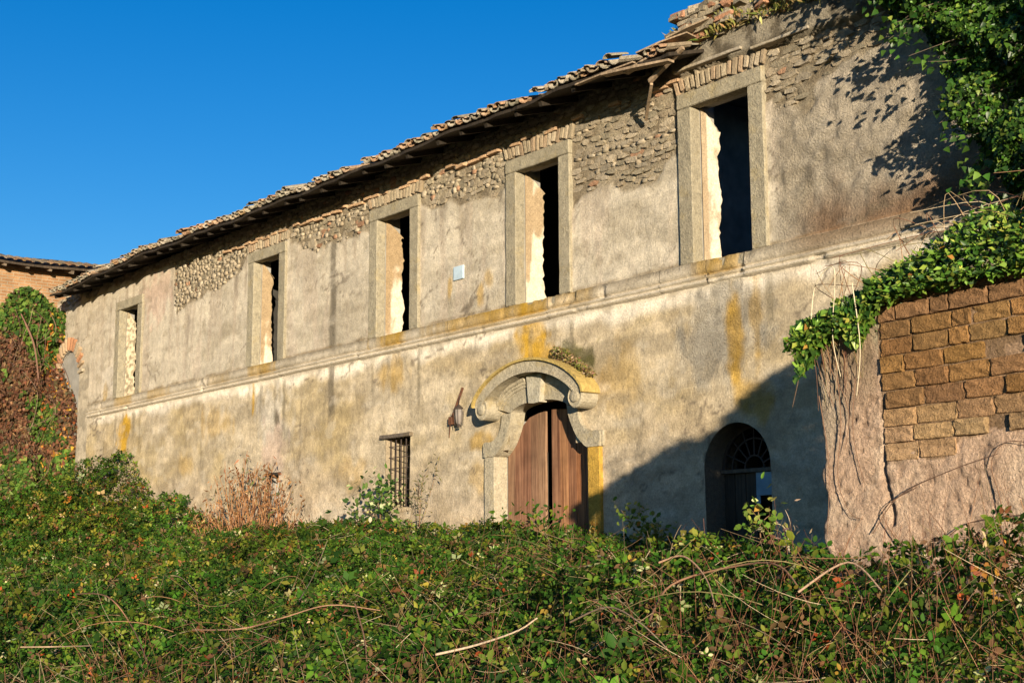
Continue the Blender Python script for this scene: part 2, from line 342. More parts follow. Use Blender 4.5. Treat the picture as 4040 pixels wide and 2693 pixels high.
def facade_col(u, z):
    c = np.zeros(u.shape+(3,)); rough = np.full(u.shape, .35)
    f1 = fbm(u*.55, z*.8, 5, 31); f2 = fbm(u*1.05+z*.4, z*2.4, 5, 33); f3 = fbm(u*5, z*5, 4, 35); fs = fbm(u*5.5, z*.55, 4, 37)
    upper = np.array([.43, .375, .295])
    c[:] = upper
    c = mixc(c, (.50, .435, .34), ss(.42, .62, f1)); c = mixc(c, (.345, .295, .22), ss(.50, .66, f2)*.65)
    c = mixc(c, (.44, .345, .27), ss(.5, .62, fs)*.35)
    # rain streaks below the eave and pinkish repairs near the left end
    c = mixc(c, (.24, .20, .145), ss(.52, .66, fs)*.45*ss(4.2, 5.6, z))
    c = mixc(c, (.45, .325, .255), blob(u, z, -16.6, 5.75, .95, .62, 1)*.75)
    c = mixc(c, (.50, .44, .36), blob(u, z, -19.1, 4.1, .5, .45, 2)*.8)
    c = mixc(c, (.46, .39, .30), (1-ss(-19.6, -19.1, u))*.5)
    # lower storey: warmer, mottled
    low = 1-ss(3.30, 3.42, z)
    lc = np.zeros_like(c); lc[:] = (.43, .35, .24)
    lc = mixc(lc, (.345, .265, .15), ss(.47, .62, f2)*.62); lc = mixc(lc, (.49, .41, .30), ss(.50, .66, f1)*.7)
    lc = mixc(lc, (.36, .27, .12), ss(.55, .70, fbm(u*1.1+9, z*1.6, 5, 44))*.38)
    lc = mixc(lc, (.46, .365, .27), (1-ss(.8, 2.0, z+.8*(f1-.5)*2))*.6)
    lc = mixc(lc, (.27, .215, .14), ss(.58, .7, f3)*.35)
    c = mixc(c, lc, low)
    c = mixc(c, (.74, .66, .55), low*ss(3.12, 3.33, z+.28*(fbm(u*2.0, z*0, 4, 41)-.5))*.9)           # lime bloom under the string course
    c = mixc(c, (.46, .41, .34), blob(u, z, -11.3, 2.75, .62, .6, 5)*.85); c = mixc(c, (.47, .35, .28), blob(u, z, -11.2, 2.1, .55, .55, 6)*.7)
    c = mixc(c, (.10, .085, .06), blob(u, z, -11.25, 2.62, .17, .17, 7, 1.3)*.9)
    g5 = blob(u, z, -.1, 2.85, .72, .72, 8, .6); c = mixc(c, (.44, .395, .325), g5*.9); rough = rough+g5*.9
    rc = ss(.75, .95, u)*ss(3.7, 3.8, z)*(1-ss(6.1, 6.3, z)); c = mixc(c, (.48, .41, .32), rc*.85); rough = rough+rc*1.3     # roughcast panel
    c = mixc(c, (.30, .255, .185), rc*blob(u, z, 1.15, 4.6, .42, .85, 9, .5)*.4); c = mixc(c, (.50, .43, .34), rc*ss(.55, .7, f2)*.6)
    # dark run-off stains
    for cu, w_, z0, z1, k in ((-9.25, .14, 2.2, 5.75, .72), (-12.9, .10, 5.2, 5.9, .4), (-15.0, .1, 3.7, 5.2, .25), (-5.9, .08, 5.2, 5.9, .3), (-10.3, .06, 1.4, 3.3, .25), (-14.2, .06, 1.6, 3.2, .25), (1.35, .1, 3.8, 4.6, .4)):
        c = mixc(c, (.085, .07, .05), streak(u, z, cu, w_, z0, z1, int(abs(cu*7)) % 9)*k)
    c = mixc(c, (.17, .12, .06), ss(3.69, 3.70, z)*(1-ss(3.70, 3.76, z+.10*(fbm(u*5, z, 4, 47)-.5)))*.8*ss(-21, -20, u))       # damp line on the ledge
    c = mixc(c, (.19, .10, .05), ss(3.69, 3.71, z)*(1-ss(3.8, 4.35, z+.5*(fbm(u*3, z*2, 4, 48)-.5)))*ss(.9, 1.6, u)*.8)
    # ochre lichen
    for cu, cz, ru, rz, k, s in ((-18.05, 2.87, .36, .55, 1.2, 11), (-12.1, 3.05, .07, .36, .8, 12), (-7.4, 3.08, .45, .33, .55, 13), (-3.75, 3.1, .42, .40, 1.1, 14), (-3.55, 2.9, .3, .2, .7, 15),
                              (.1, 2.75, .14, .75, .75, 16), (.45, 2.8, .10, .6, .5, 17), (-4.98, 4.02, .12, .24, .7, 18), (-4.78, 4.2, .12, .16, .5, 19), (-5.76, 4.2, .06, .16, .6, 20), (-4.95, 1.8, .3, .16, .6, 22),
                              (-5.0, 1.25, .35, .3, .4, 23), (.35, 1.9, .35, .28, .6, 24), (-13.6, 2.75, .7, .35, .35, 25), (-1.9, 2.3, .5, .5, .3, 26), (-14.9, 2.0, .5, .25, .3, 27), (-19.2, 3.9, .15, .2, .5, 28), (-8.6, 1.5, .4, .3, .3, 29)):
        m_ = blob(u, z, cu, cz, ru, rz, s, .7)*k*(.75+.6*fbm(u*9, z*3, 3, 90)); c = mixc(c, OCH*(1.05 if k > .7 else .9), np.clip(m_, 0, 1))
    mo = blob(u, z, -2.85, 2.78, .45, .22, 30, 1.1)*.9; c = mixc(c, (.13, .12, .04), mo); rough = rough+mo
    tr = fbm(u*2.0+z*1.3, z*5.5-u*.7, 4, 160); c = c*(1+(.32*(ss(.32, .68, tr)-.5))*(1-.5*ss(3.4, 3.6, z)))[..., None]
    c = mixc(c, (.25, .205, .14), ss(.60, .74, fbm(u*3.3, z*6, 5, 161))*.40); c = mixc(c, (.60, .53, .43), ss(.62, .74, fbm(u*2.7+5, z*5, 5, 162))*.26)
    for wc, wt in WIN:
        for off in (-.66, -.2, .35, .7):
            k_ = .30+.4*((wc*13.7+off*7.1) % 1); c = mixc(c, (.16, .135, .09), streak(u, z, wc+off, .05+.05*((wc*5.1+off) % 1), 2.0+.9*((wc*3.3+off*5) % 1), 3.40, int(abs(wc*3+off*9)) % 9)*k_)
    cr_ = np.abs(fbm(u*.55, z*1.1, 4, 170)-.5); c = mixc(c, (.14, .11, .08), (1-ss(.002, .006, cr_))*ss(.5, .62, fbm(u*.5, z*.5, 2, 171))*.75)
    # bare masonry bed: mortar
    b = ss(-.03, .04, bare(u, z)); c = mixc(c, mixc(np.broadcast_to(np.array([.37, .305, .215]), c.shape), (.25, .20, .135), ss(.45, .65, f3)), b)
    rough = rough+b*.7
    cb = (u > -1.15) & (z > 6.20-.045*(u+.69)); c = np.where(cb[..., None], mixc(np.broadcast_to(np.array([.33, .285, .215]), c.shape), (.15, .125, .09), ss(.48, .62, fbm(u*7, z*7, 4, 66))), c); rough = np.where(cb, 1.2, rough)
    # grey ashlar-like quoin strip at the left end
    q = (1-ss(-20.62, -20.60, u))*0+((u < -20.2) & (z < 5.1)); c = np.where(q[..., None], mixc(np.broadcast_to(np.array([.43, .365, .275]), c.shape), (.31, .265, .20), ss(.45, .6, fbm(u*2, z*4, 4, 67))), c)
    return np.concatenate([np.clip(c, .01, .85), np.clip(rough, 0, 2)[..., None]], -1)
def facade_y(u, z):
    y = -.010*(fbm(u*.6, z*.6, 3, 80)-.5)*2-.012*(fbm(u*4, z*4, 4, 81)-.5)*2
    b = ss(-.03, .05, bare(u, z)); y = y+.022*b+.022*b*(fbm(u*9, z*9, 3, 82)-.5)*2
    rc = ss(.75, .95, u)*ss(3.7, 3.8, z); y = y-.05*rc*(vn(u*11, z*11, 83)-.5)
    g5 = blob(u, z, -.1, 2.85, .72, .72, 8, .6); y = y+g5*(.012-.02*fbm(u*9, z*9, 3, 84))
    lp = low_peel(u, z); y = y+.01*lp
    cb = (u > -1.15) & (z > 6.20-.045*(u+.69)); y = np.where(cb, -.07-.05*fbm(u*6, z*6, 4, 85), y)
    return y
def low_peel(u, z): return ss(.56, .6, fbm(u*.9, z*1.1, 5, 86))*(z < 3.3)
def sheet(name, u0, u1, z0, z1, st, hs_, keepf, yf, cf, mat, parent):
    us = np.arange(u0, u1+st/2, st); zs = np.arange(z0, z1+st/2, st)
    U, Z = np.meshgrid(us, zs, indexing='ij'); a, b = U.shape
    uc = (U[:-1, :-1]+U[1:, 1:])/2; zc = (Z[:-1, :-1]+Z[1:, 1:])/2
    keep = keepf(uc, zc)
    for ins, snap in hs_:
        rem = ins(uc, zc); keep &= ~rem
        adj = np.zeros((a, b), bool); out = np.zeros((a, b), bool)
        for i in (0, 1):
            for j in (0, 1):
                adj[i:a-1+i, j:b-1+j] |= rem; out[i:a-1+i, j:b-1+j] |= ~rem
        e = adj & out; su, sz = snap(U[e], Z[e]); U[e] = su; Z[e] = sz
    id_ = np.arange(a*b).reshape(a, b)
    F = np.stack([id_[:-1, :-1], id_[1:, :-1], id_[1:, 1:], id_[:-1, 1:]], -1)[keep]
    used = np.unique(F); mp = np.full(a*b, -1); mp[used] = np.arange(len(used))
    u = U.ravel()[used]; z = Z.ravel()[used]
    V = np.stack([u, yf(u, z), z], -1); return npmesh(name, V, mp[F], mat, parent, cf(u, z), smooth=True)
wall = sheet('facade_wall', -22.4, 8.0, -1.2, 7.5, .04, holes, lambda u, z: (z < topline(u)), facade_y, facade_col, MT['plaster'], house)
wall['label'] = 'long front wall of stained beige plaster with rubble showing under the eave'

# inner shell: back wall, floors, cross walls (closed, with shade painted into near-black surfaces, so the rooms stay dark)
def inner(name, x0, x1, y0, y1, z0, z1): return slab(name, x0, x1, y0, y1, z0, z1, MT['inner_shade' if name in ('cross_wall', 'back_wall', 'upper_floor', 'sky_block_ceiling') and (x1 < -2.1 or name in ('upper_floor', 'back_wall')) else 'inner'], house, 0, 0, 0)
inner('sky_block_ceiling', -22.4, -2.2, .47, 6.0, 6.62, 6.7); inner('sky_block_ceiling', -2.2, .0, .47, 6.0, 6.62, 6.7); inner('sky_block_ceiling', 0., 8, .47, 1.0, 6.62, 6.7); inner('sky_block_ceiling', 2.9, 8, 1.0, 6, 6.62, 6.7); inner('back_wall', -22.4, 8, 6.0, 6.5, -2.2, 7.0); inner('end_wall', 8.0, 8.4, .02, 6.5, -2.2, 7.3); inner('end_wall', -22.9, -22.45, .02, 6.5, -2.2, 6.5)  # ceilings added to shut out skylight, with a gap left for dim light
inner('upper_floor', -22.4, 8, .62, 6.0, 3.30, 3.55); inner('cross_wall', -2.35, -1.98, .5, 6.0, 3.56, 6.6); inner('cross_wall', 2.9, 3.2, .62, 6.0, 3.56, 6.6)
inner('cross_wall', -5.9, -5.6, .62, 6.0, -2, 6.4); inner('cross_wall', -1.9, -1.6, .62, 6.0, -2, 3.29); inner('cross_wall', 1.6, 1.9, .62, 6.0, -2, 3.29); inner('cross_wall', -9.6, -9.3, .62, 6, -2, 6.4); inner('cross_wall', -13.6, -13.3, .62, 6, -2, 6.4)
# thickness of the front wall behind its face, in piers between the openings
def pier(x0, x1, z0, z1, y1=.60): inner('wall_core', x0, x1, .07, y1, z0, z1)
edges = [-22.3]+[v for c, t in WIN for v in (c-.49, c+.49)]+[7.9]
RDEP = [.33, .34, .44, .45, .41]
for i in range(0, len(edges), 2): pier(edges[i], edges[i+1], 3.56, 6.42, (RDEP+[.46])[i//2]-.02)
for c, t in WIN: inner('inner_lintel', c-.488, c+.488, .16, .30, t-.16, 6.42)
for x0, x1 in ((-20.75, -11.44), (-11.03, -7.58), (-6.82, DC-1.06), (DC+1.06, AC-AR-.02), (AC+AR+.02, 7.9)): pier(x0, x1, -2, 3.0)
pier(-22.3, 7.9, 3.01, 3.55)
for x0, x1, z0 in ((-7.578, -6.822, 2.08), (DC-1.058, DC+1.058, 2.45), (-11.438, -11.032, 1.68)): pier(x0, x1, z0, 3.0)

# ---- upper windows
FR = (.30, .262, .19)
def reveal(c, top, k, parent):
    YM = RDEP[k]; ys = np.linspace(.125, YM, 12); zs = np.linspace(SILL-.05, top-.06, 46)
    Y, Z = np.meshgrid(ys, zs, indexing='ij')
    rag = (.035*(fbm(Z*2.6, Z*0+k, 2, 100+k)-.5)*2+.025*(vn(Z*24, Z*0+k, 110+k)-.5)*2)*((Y > YM-.06)); Y2 = Y+rag*ss(YM-.12, YM, Y)
    t = (Y-.125)/(YM-.125)
    Z2 = np.minimum(Z, top-.18-.26*t**1.3-.05*fbm(Y*6, Z*0+k, 2, 104))  # top edge lowered with depth, shaped to stand in for the lintel's shadow
    X = c-HO+.012+.008*fbm(Y*7, Z*5, 3, 101+k)+.03*t
    lo = fbm(Z*1.6+k*5, Y*3, 4, 103); white = np.array([.56, .49, .385]); br = np.array([.30, .215, .125])
    hgt = (Z-SILL)/2.0
    C = mixc(np.broadcast_to(white, X.shape+(3,)), br, np.clip(ss(.40, .55, hgt*[.6, 1, 1.1, .7, .45][k]+(lo-.5)*1.3+.42*(1-ss(.22, .42, t)))*[.2, .95, 1, .9, .8][k], 0, 1))
    if k == 0: C = mixc(np.broadcast_to(np.array([.50, .42, .30]), X.shape+(3,)), (.22, .18, .12), ss(.42, .6, fbm(Y*22, Z*26, 3, 109)))
    C = mixc(C, (.3, .22, .14), ss(.6, .72, fbm(Y*9, Z*3, 4, 106+k))*.6)
    a, b = X.shape; id_ = np.arange(a*b).reshape(a, b)
    F = np.stack([id_[:-1, :-1], id_[1:, :-1], id_[1:, 1:], id_[:-1, 1:]], -1).reshape(-1, 4)
    return npmesh('window_reveal', np.stack([X, Y2, Z2], -1).reshape(-1, 3), F, MT['plaster'], parent, np.concatenate([C.reshape(-1, 3), np.full((a*b, 1), .5)], 1), True)
for k, (c, top) in enumerate(WIN):
    fr = slab('window_frame', c-HW, c+HW, -.05, .13, top-.20, top, MT['frame'], house, .1, .005, .012, FR, k)
    fr['label'] = ['small-looking farthest stone window frame with rubble-lined reveal', 'stone window frame, second from the far end', 'middle stone window frame of the upper row', 'stone window frame above the portal', 'nearest stone window frame, beside the missing eave'][k]
    zt = top-.202
    slab('jamb', c-HW, c-HO, -.046, .13, SILL+.002, zt, MT['frame'], fr, .1, .005, .012, np.array(FR)*random.uniform(.92, 1.1), k+10)
    slab('jamb', c+HO, c+HW, -.046, .13, SILL+.002, zt, MT['frame'], fr, .1, .005, .012, np.array(FR)*random.uniform(.92, 1.1), k+20)
    slab('sill', c-HO+.002, c+HO-.002, -.03, .60, SILL-.14, SILL-.004, MT['frame'], fr, .12, .004, .012, np.array(FR)*.95, k+30)
    reveal(c, top, k, fr)

# ---- string course in lengths
prof = [(0.03, 3.692), (-.055, 3.690), (-.060, 3.60), (-.058, 3.535), (-.034, 3.530), (-.036, 3.505), (-.078, 3.498), (-.082, 3.468), (-.05, 3.462), (-.052, 3.442), (-.066, 3.437), (-.066, 3.412), (-.022, 3.402), (.03, 3.36)]
def string_col(u, z):
    C = np.zeros(u.shape+(3,)); C[:] = (.50, .43, .335)
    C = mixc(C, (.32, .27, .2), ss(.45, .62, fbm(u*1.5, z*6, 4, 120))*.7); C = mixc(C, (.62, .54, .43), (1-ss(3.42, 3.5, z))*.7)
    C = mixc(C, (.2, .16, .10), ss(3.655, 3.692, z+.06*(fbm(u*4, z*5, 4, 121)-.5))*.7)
    for cu, ru, k, s in ((-18.0, .5, .7, 1), (-16.2, .5, .5, 2), (-11.7, .6, .75, 3), (-7.3, .55, 1, 4), (-5.4, .9, .75, 5), (-4.4, .6, .8, 6), (-3.7, .55, 1.0, 7), (-2.9, .5, .45, 8), (-.15, .42, .8, 9), (-13.5, .5, .3, 10)):
        m_ = blob(u, z*.0, cu, 0, ru, 1, 130+s, .6)*k*(.4+.8*fbm(u*8, z*9, 3, 140+s))*ss(3.42, 3.55, z); C = mixc(C, OCH*.92, np.clip(m_, 0, 1))
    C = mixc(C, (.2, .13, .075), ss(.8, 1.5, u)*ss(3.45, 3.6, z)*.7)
    return np.concatenate([C, np.full(u.shape+(1,), .6)], -1)
cuts = [-20.08, -17.2, -14.1, -11.0, -8.3, -5.75, -3.35, -1.1, -.28, .34, 2.6, 7.9]
for i in range(len(cuts)-1):
    a_, b_ = cuts[i]+.004, cuts[i+1]-.004; us = np.linspace(a_, b_, max(8, int((b_-a_)/.045)))
    U, K = np.meshgrid(us, np.arange(len(prof)), indexing='ij'); PY = np.array([p[0] for p in prof])[K]; PZ = np.array([p[1] for p in prof])[K]
    jz = random.uniform(-.006, .006); er = ss(.70, .76, fbm(U*3.2, PZ*3, 4, 150))*.04*(PY < 0)
    if i == 8: er = er+.04*(PZ < 3.51)*(PY < 0)*fbm(U*9, PZ*9, 3, 151)*1.4
    V = np.stack([U, PY+er+.004*(fbm(U*20, PZ*30, 2, 152)-.5), PZ+jz+.004*(fbm(U*12, PZ*0, 2, 153)-.5)], -1)
    n0, n1 = U.shape; id_ = np.arange(n0*n1).reshape(n0, n1); F = np.stack([id_[:-1, :-1], id_[:-1, 1:], id_[1:, 1:], id_[1:, :-1]], -1).reshape(-1, 4)[:, ::-1]
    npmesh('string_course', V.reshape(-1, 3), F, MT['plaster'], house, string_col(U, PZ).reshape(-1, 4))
slab('cornice_fillet', -.72, .45, -.13, .0, 6.185, 6.225, MT['frame'], house, .1, .006, .006, (.36, .31, .24), 3).rotation_euler = (0, 0, 0)
slab('cornice_fillet', .60, 1.5, -.125, .0, 6.125, 6.16, MT['frame'], house, .1, .006, .006, (.36, .31, .24), 4)

# ---- rubble stones where the plaster is gone
def stone_mesh(name, n=8, mat=MT['stone']):
    V = []; ang = sorted([(i+random.uniform(-.28, .28))*2*math.pi/n for i in range(n)])
    for a in ang:
        ca, sa = math.cos(a), math.sin(a); q = (abs(ca)**4+abs(sa)**4)**(-1/4)*random.uniform(.82, 1.02)*.5
        V.append((ca*q, .5, sa*q))
    front = [(v[0]*random.uniform(.86, .97), -.5+random.uniform(-.08, .08), v[2]*random.uniform(.82, .95)) for v in V]
    mid = [(v[0], -.1+random.uniform(-.1, .1), v[2]) for v in V]
    W_ = V+mid+front+[(random.uniform(-.2, .2), -.51, random.uniform(-.2, .2))]; F = []
    for i in range(n):
        j = (i+1) % n
        F += [(i, j, n+j, n+i), (n+i, n+j, 2*n+j, 2*n+i), (2*n+i, 2*n+j, 3*n)]
    me = bpy.data.meshes.new(name); me.from_pydata(W_, [], F); me.update(); me.materials.append(mat); return me
SM = [stone_mesh('stone', random.choice((5, 6, 6, 7))) for _ in range(16)]
def brick_mesh(name, mat):
    bm = bmesh.new(); bmesh.ops.create_cube(bm, size=1); bmesh.ops.bevel(bm, geom=list(bm.edges), offset=.06, segments=1, affect='EDGES')
    for v in bm.verts: v.co += Vector([random.uniform(-.035, .035) for _ in range(3)])
    me = bpy.data.meshes.new(name); bm.to_mesh(me); bm.free(); me.materials.append(mat); return me
BM = [brick_mesh('brick', MT['brick']) for _ in range(6)]
SP = [(.34, .28, .20), (.30, .25, .175), (.37, .305, .22), (.27, .23, .165), (.33, .265, .185), (.38, .315, .23), (.32, .27, .20)]
def blocked(u, z, r):
    for c, t in WIN:
        if abs(u-c) < HW+r and SILL-.1 < z < t+.03+r*.4: return True
        if abs(u-c) < HW+.12 and t < z < t+.26: return True
    return False
cand = []; z = 4.80
while z < 6.48:
    hgt = random.uniform(.045, .095); u = -22.2+random.random()*.2
    while u < 3.4:
        wd = random.uniform(.08, .21)*(1.7 if u > .7 else 1.3 if u > -4 else 1); wd = min(wd, hgt*3.2); uc, zc = u+wd/2, z+hgt/2+random.uniform(-.012, .012)
        zc += .03*math.sin(uc*1.3)+.07*(mnoise.noise((uc*1.7, zc*2, 5))); zc += random.uniform(-.02, .02)
        bv = bare(np.array([uc]), np.array([zc-hgt*.25]))[0]
        if bv > .0 and random.random() < .35+bv*4 and not blocked(uc, zc, wd*.4) and (uc > -15.7 or zc > 6.25) and zc < float(topline(np.array([uc]))[0])-.03:
            cand.append((uc, zc, wd, hgt))
        u += wd+random.uniform(.0, .01)
    z += hgt+random.uniform(.0, .01)
def view_size(s): return s[2]*s[3]/((s[0]-CAM[0])**2+CAM[1]**2)
vis = [s for s in cand if s[1] < 6.16 or s[0] > -1.2]; hid = [s for s in cand if not (s[1] < 6.16 or s[0] > -1.2)]
vis.sort(key=view_size, reverse=True)
def stone_xf(s):
    big = random.random() < .22
    return ((s[0], .044+random.uniform(-.012, .012), s[1]), (random.uniform(-.05, .05), random.uniform(-.14, .14), random.uniform(-.06, .06)), (s[2]*random.uniform(1.0, 1.12)*(1.2 if big else 1), random.uniform(.055, .105), s[3]*random.uniform(.98, 1.2)*(1.4 if big else 1)))
def scol():
    c = np.array(random.choice(SP))*random.uniform(.78, 1.18)
    if random.random() < .03: c = np.array((.36, .21, .13))*random.uniform(.8, 1.1)
    return c
for s in vis[:300]:
    l, r, sc = stone_xf(s); inst('stone', random.choice(SM), l, r, sc, wall, scol())
def joined(name, items, meshes, mat, parent, kind='stuff'):
    Vs = []; Fs = []; Cs = []; base = 0
    for l, r, sc, col in items:
        me = random.choice(meshes); A = np.array([v.co for v in me.vertices])
        Rm = np.array((Matrix.Translation(l) @ __import__('mathutils').Euler(r).to_matrix().to_4x4() @ Matrix.Diagonal((*sc, 1))))
        Vs.append(A @ Rm[:3, :3].T+Rm[:3, 3])
        for p in me.polygons:
            v = list(p.vertices)
            for i in range(1, len(v)-1): Fs.append((base+v[0], base+v[i], base+v[i+1]))
        Cs.append(np.tile(col, (len(A), 1))); base += len(A)
    o = npmesh(name, np.concatenate(Vs), np.array(Fs), mat, parent, np.concatenate(Cs)); o['kind'] = kind; return o
joined('rubble_stones', [(*stone_xf(s), scol()) for s in vis[300:]+hid], SM, MT['stone_a'], wall)
# flat arches of bricks on edge over the windows
for k, (c, top) in enumerate(WIN[1:]):
    n = 17; fa = slab('flat_arch', c-HW-.10, c+HW+.10, .015, .09, top+.012, top+.24, MT['frame'], house, 0, 0, 0, (.28, .225, .155))
    for i in range(n):
        t = (i+.5)/n*2-1; uc = c+t*(HW+.06); an = t*.32
        inst('brick', random.choice(BM), (uc, .018-random.uniform(0, .015), top+.125+random.uniform(-.012, .012)), (0, an+random.uniform(-.07, .07), random.uniform(-.08, .08)), (random.uniform(.045, .07), .09, random.uniform(.15, .235)), fa,
             np.array(random.choice([(.38, .31, .215), (.36, .28, .19), (.41, .335, .24), (.37, .27, .18)]))*random.uniform(.8, 1.12))
# thin brick levelling course right under the eave (catches the light below the shadow)
for i in range(48):
    uc = -13.5+i*.27+random.uniform(-.05, .05)
    if random.random() < .7: inst('brick', random.choice(BM), (uc, .01, 6.10+random.uniform(-.04, .04)), (0, random.uniform(-.06, .06), random.uniform(-.1, .1)), (random.uniform(.2, .3), .14, .045), wall, np.array((.46, .30, .18))*random.uniform(.8, 1.2))
# ruined top of the wall at the right
for i in range(150):
    uc = random.uniform(-.6, 3.2); lo_ = 6.52 if uc < .42 else 6.5; zc = random.uniform(lo_, 6.9 if uc < .42 else 7.4)
    br = random.random() < .4
    inst('brick' if br else 'stone', random.choice(BM if br else SM), (uc, -.10+random.uniform(-.05, .08), zc), (random.uniform(-.2, .2), random.uniform(-.15, .15), random.uniform(-.3, .3)),
         (random.uniform(.16, .34), .22, random.uniform(.05, .13)), wall, (np.array((.42, .22, .13)) if random.random() < .35 else np.array(random.choice(SP)))*random.uniform(.7, 1.1))

# ---- niche arch at the far left end
for i in range(15):
    a = math.pi*(i+.5)/15; r = NR+.17
    inst('brick', random.choice(BM), (NC+r*math.cos(a), -.012, NS+r*math.sin(a)), (0, math.pi/2-a, 0), (.075, .1, .30), wall, np.array(random.choice([(.42, .30, .19), (.44, .22, .12), (.40, .33, .24)]))*random.uniform(.85, 1.15))
slab('niche_back', NC-NR-.1, NC+NR+.1, .55, .6, -1.2, 5.3, MT['inner'], house, 0, 0, 0)
band('niche_reveal', [(NC+NR, -1.2)]+[(NC+NR*math.cos(a), NS+NR*math.sin(a)) for a in np.linspace(0, math.pi, 15)]+[(NC-NR, -1.2)],
     [(NC+NR+.03, -1.2)]+[(NC+(NR+.03)*math.cos(a), NS+(NR+.03)*math.sin(a)) for a in np.linspace(0, math.pi, 15)]+[(NC-NR-.03, -1.2)], .03, .56, MT['inner'], house)
slab('cellar_shade_sheet', -11.44, -11.03, .58, .6, -1, 1.7, MT['darkwood'], house, 0, 0, 0, (.3, .3, .3))  # near-black sheet: shade inside the opening put into its colour
slab('cellar_lintel', -11.52, -10.97, -.02, .3, 1.60, 1.66, MT['darkwood'], house, .1, .006, .01, (1, 1, 1))
# ---- main portal
PF = (.345, .30, .22)
def mir(P, s): return [(DC+s*x, z) for x, z in P]
def tint(o, col): o.color = (*col, 1); return o
in_sh = catmull([(1.025, 1.54), (.96, 1.575), (.815, 1.70), (.70, 1.88), (.640, 2.02), (.615, 2.13)], 4)
out_sh = catmull([(1.27, 1.54), (1.27, 1.74), (1.08, 1.755), (.95, 1.82), (.865, 1.93), (.83, 2.13)], 4)
ai = [(.615*math.cos(a), 2.13+.13*math.sin(a)) for a in np.linspace(0, math.pi/2, 12)]
ao = catmull([(.93, 2.22), (.85, 2.35), (.665, 2.49), (.45, 2.56), (.265, 2.60), (0, 2.62)], 3)
ao = [ao[int(round(i*(len(ao)-1)/11))] for i in range(12)]
portal = tint(band('door_surround', mir([(x, z) for x, z in ai], 1)[::1]+mir(ai, -1)[::-1][1:], mir(ao, 1)+mir(ao, -1)[::-1][1:], -.055, .20, MT['frame'], house), PF)
portal['label'] = 'grey stone portal surround with curved shoulders, keystone and scrolled hood'
for s in (1, -1):
    jc = (.42, .255, .05) if s > 0 else (.37, .32, .235)
    x0, x1 = sorted((DC+s*1.025, DC+s*1.262))
    slab('jamb', x0, x1, -.05, .20, -1.3, 1.538, MT['frame'], portal, .15, .004, .01, jc, 40+s)
    tint(band('shoulder', mir(in_sh, s), mir(out_sh, s), -.058, .20, MT['frame'], portal), PF)
    slab('impost_ear', *sorted((DC+s*1.272, DC+s*1.315)), -.03, .05, 1.545, 1.75, MT['frame'], portal, 0, 0, .006, PF)
    for k, (q0, q1, yy) in enumerate(((.62, .74, -.075), (.74, .86, -.095), (.86, 1.0, -.115))):       # stepped architrave mouldings
        lo = [(a[0]+(b[0]-a[0])*q0, a[1]+(b[1]-a[1])*q0) for a, b in zip(ai, ao)][:-2]; hi = [(a[0]+(b[0]-a[0])*q1, a[1]+(b[1]-a[1])*q1) for a, b in zip(ai, ao)][:-2]
        tint(band('moulding', mir(lo, s), mir(hi, s), yy, -.05, MT['frame'], portal), np.array(PF)*(1.08-.05*k))
tint(band('keystone', [(DC-.12, 2.225), (DC, 2.215), (DC+.12, 2.225)], [(DC-.17, 2.63), (DC, 2.64), (DC+.17, 2.63)], -.135, .0, MT['frame'], portal), (.39, .355, .28))
hc = catmull([(1.20, 2.24), (1.165, 2.34), (1.035, 2.47), (.83, 2.60), (.595, 2.70), (.30, 2.775), (0, 2.80)], 4)
def offs(P, d):
    P = np.array(P); T = unit(np.gradient(P, axis=0)); N_ = np.stack([T[:, 1], -T[:, 0]], 1); return [tuple(p) for p in P+d*N_]
full = mir(hc, 1)+mir(hc, -1)[::-1][1:]
hin = offs(full, -.165); cap = offs(full, .035)
if np.mean([p[1] for p in hin]) > np.mean([p[1] for p in full]): hin = offs(full, .165); cap = offs(full, -.035)
hood = tint(band('hood', hin, full, -.27, .02, MT['frame'], portal), PF)
tint(band('hood_moulding', offs(hin, 0), [((a[0]*.85+b[0]*.15), (a[1]*.85+b[1]*.15)) for a, b in zip(hin, full)], -.29, -.26, MT['frame'], portal), np.array(PF)*1.05)
tint(band('hood_cap', full, cap, -.315, .02, MT['frame'], portal), (.40, .29, .10)).location = (0, 0, .001)
for s in (1, -1):
    cx, cz, r = DC+s*1.035, 2.205, .155; V = []; F = []; n = 22
    for j, (rr, yy) in enumerate(((1, .02), (1, -.262), (.86, -.278), (.84, -.262), (.52, -.266), (.46, -.292), (.2, -.30))):
        for i in range(n):
            a = 2*math.pi*i/n; V.append((cx+r*rr*math.cos(a), yy, cz+r*rr*math.sin(a)))
        if j:
            for i in range(n): F.append(((j-1)*n+i, (j-1)*n+(i+1) % n, j*n+(i+1) % n, j*n+i))
    F.append(tuple(range(6*n, 7*n))); tint(pymesh('scroll', V, F, MT['frame'], portal), PF)
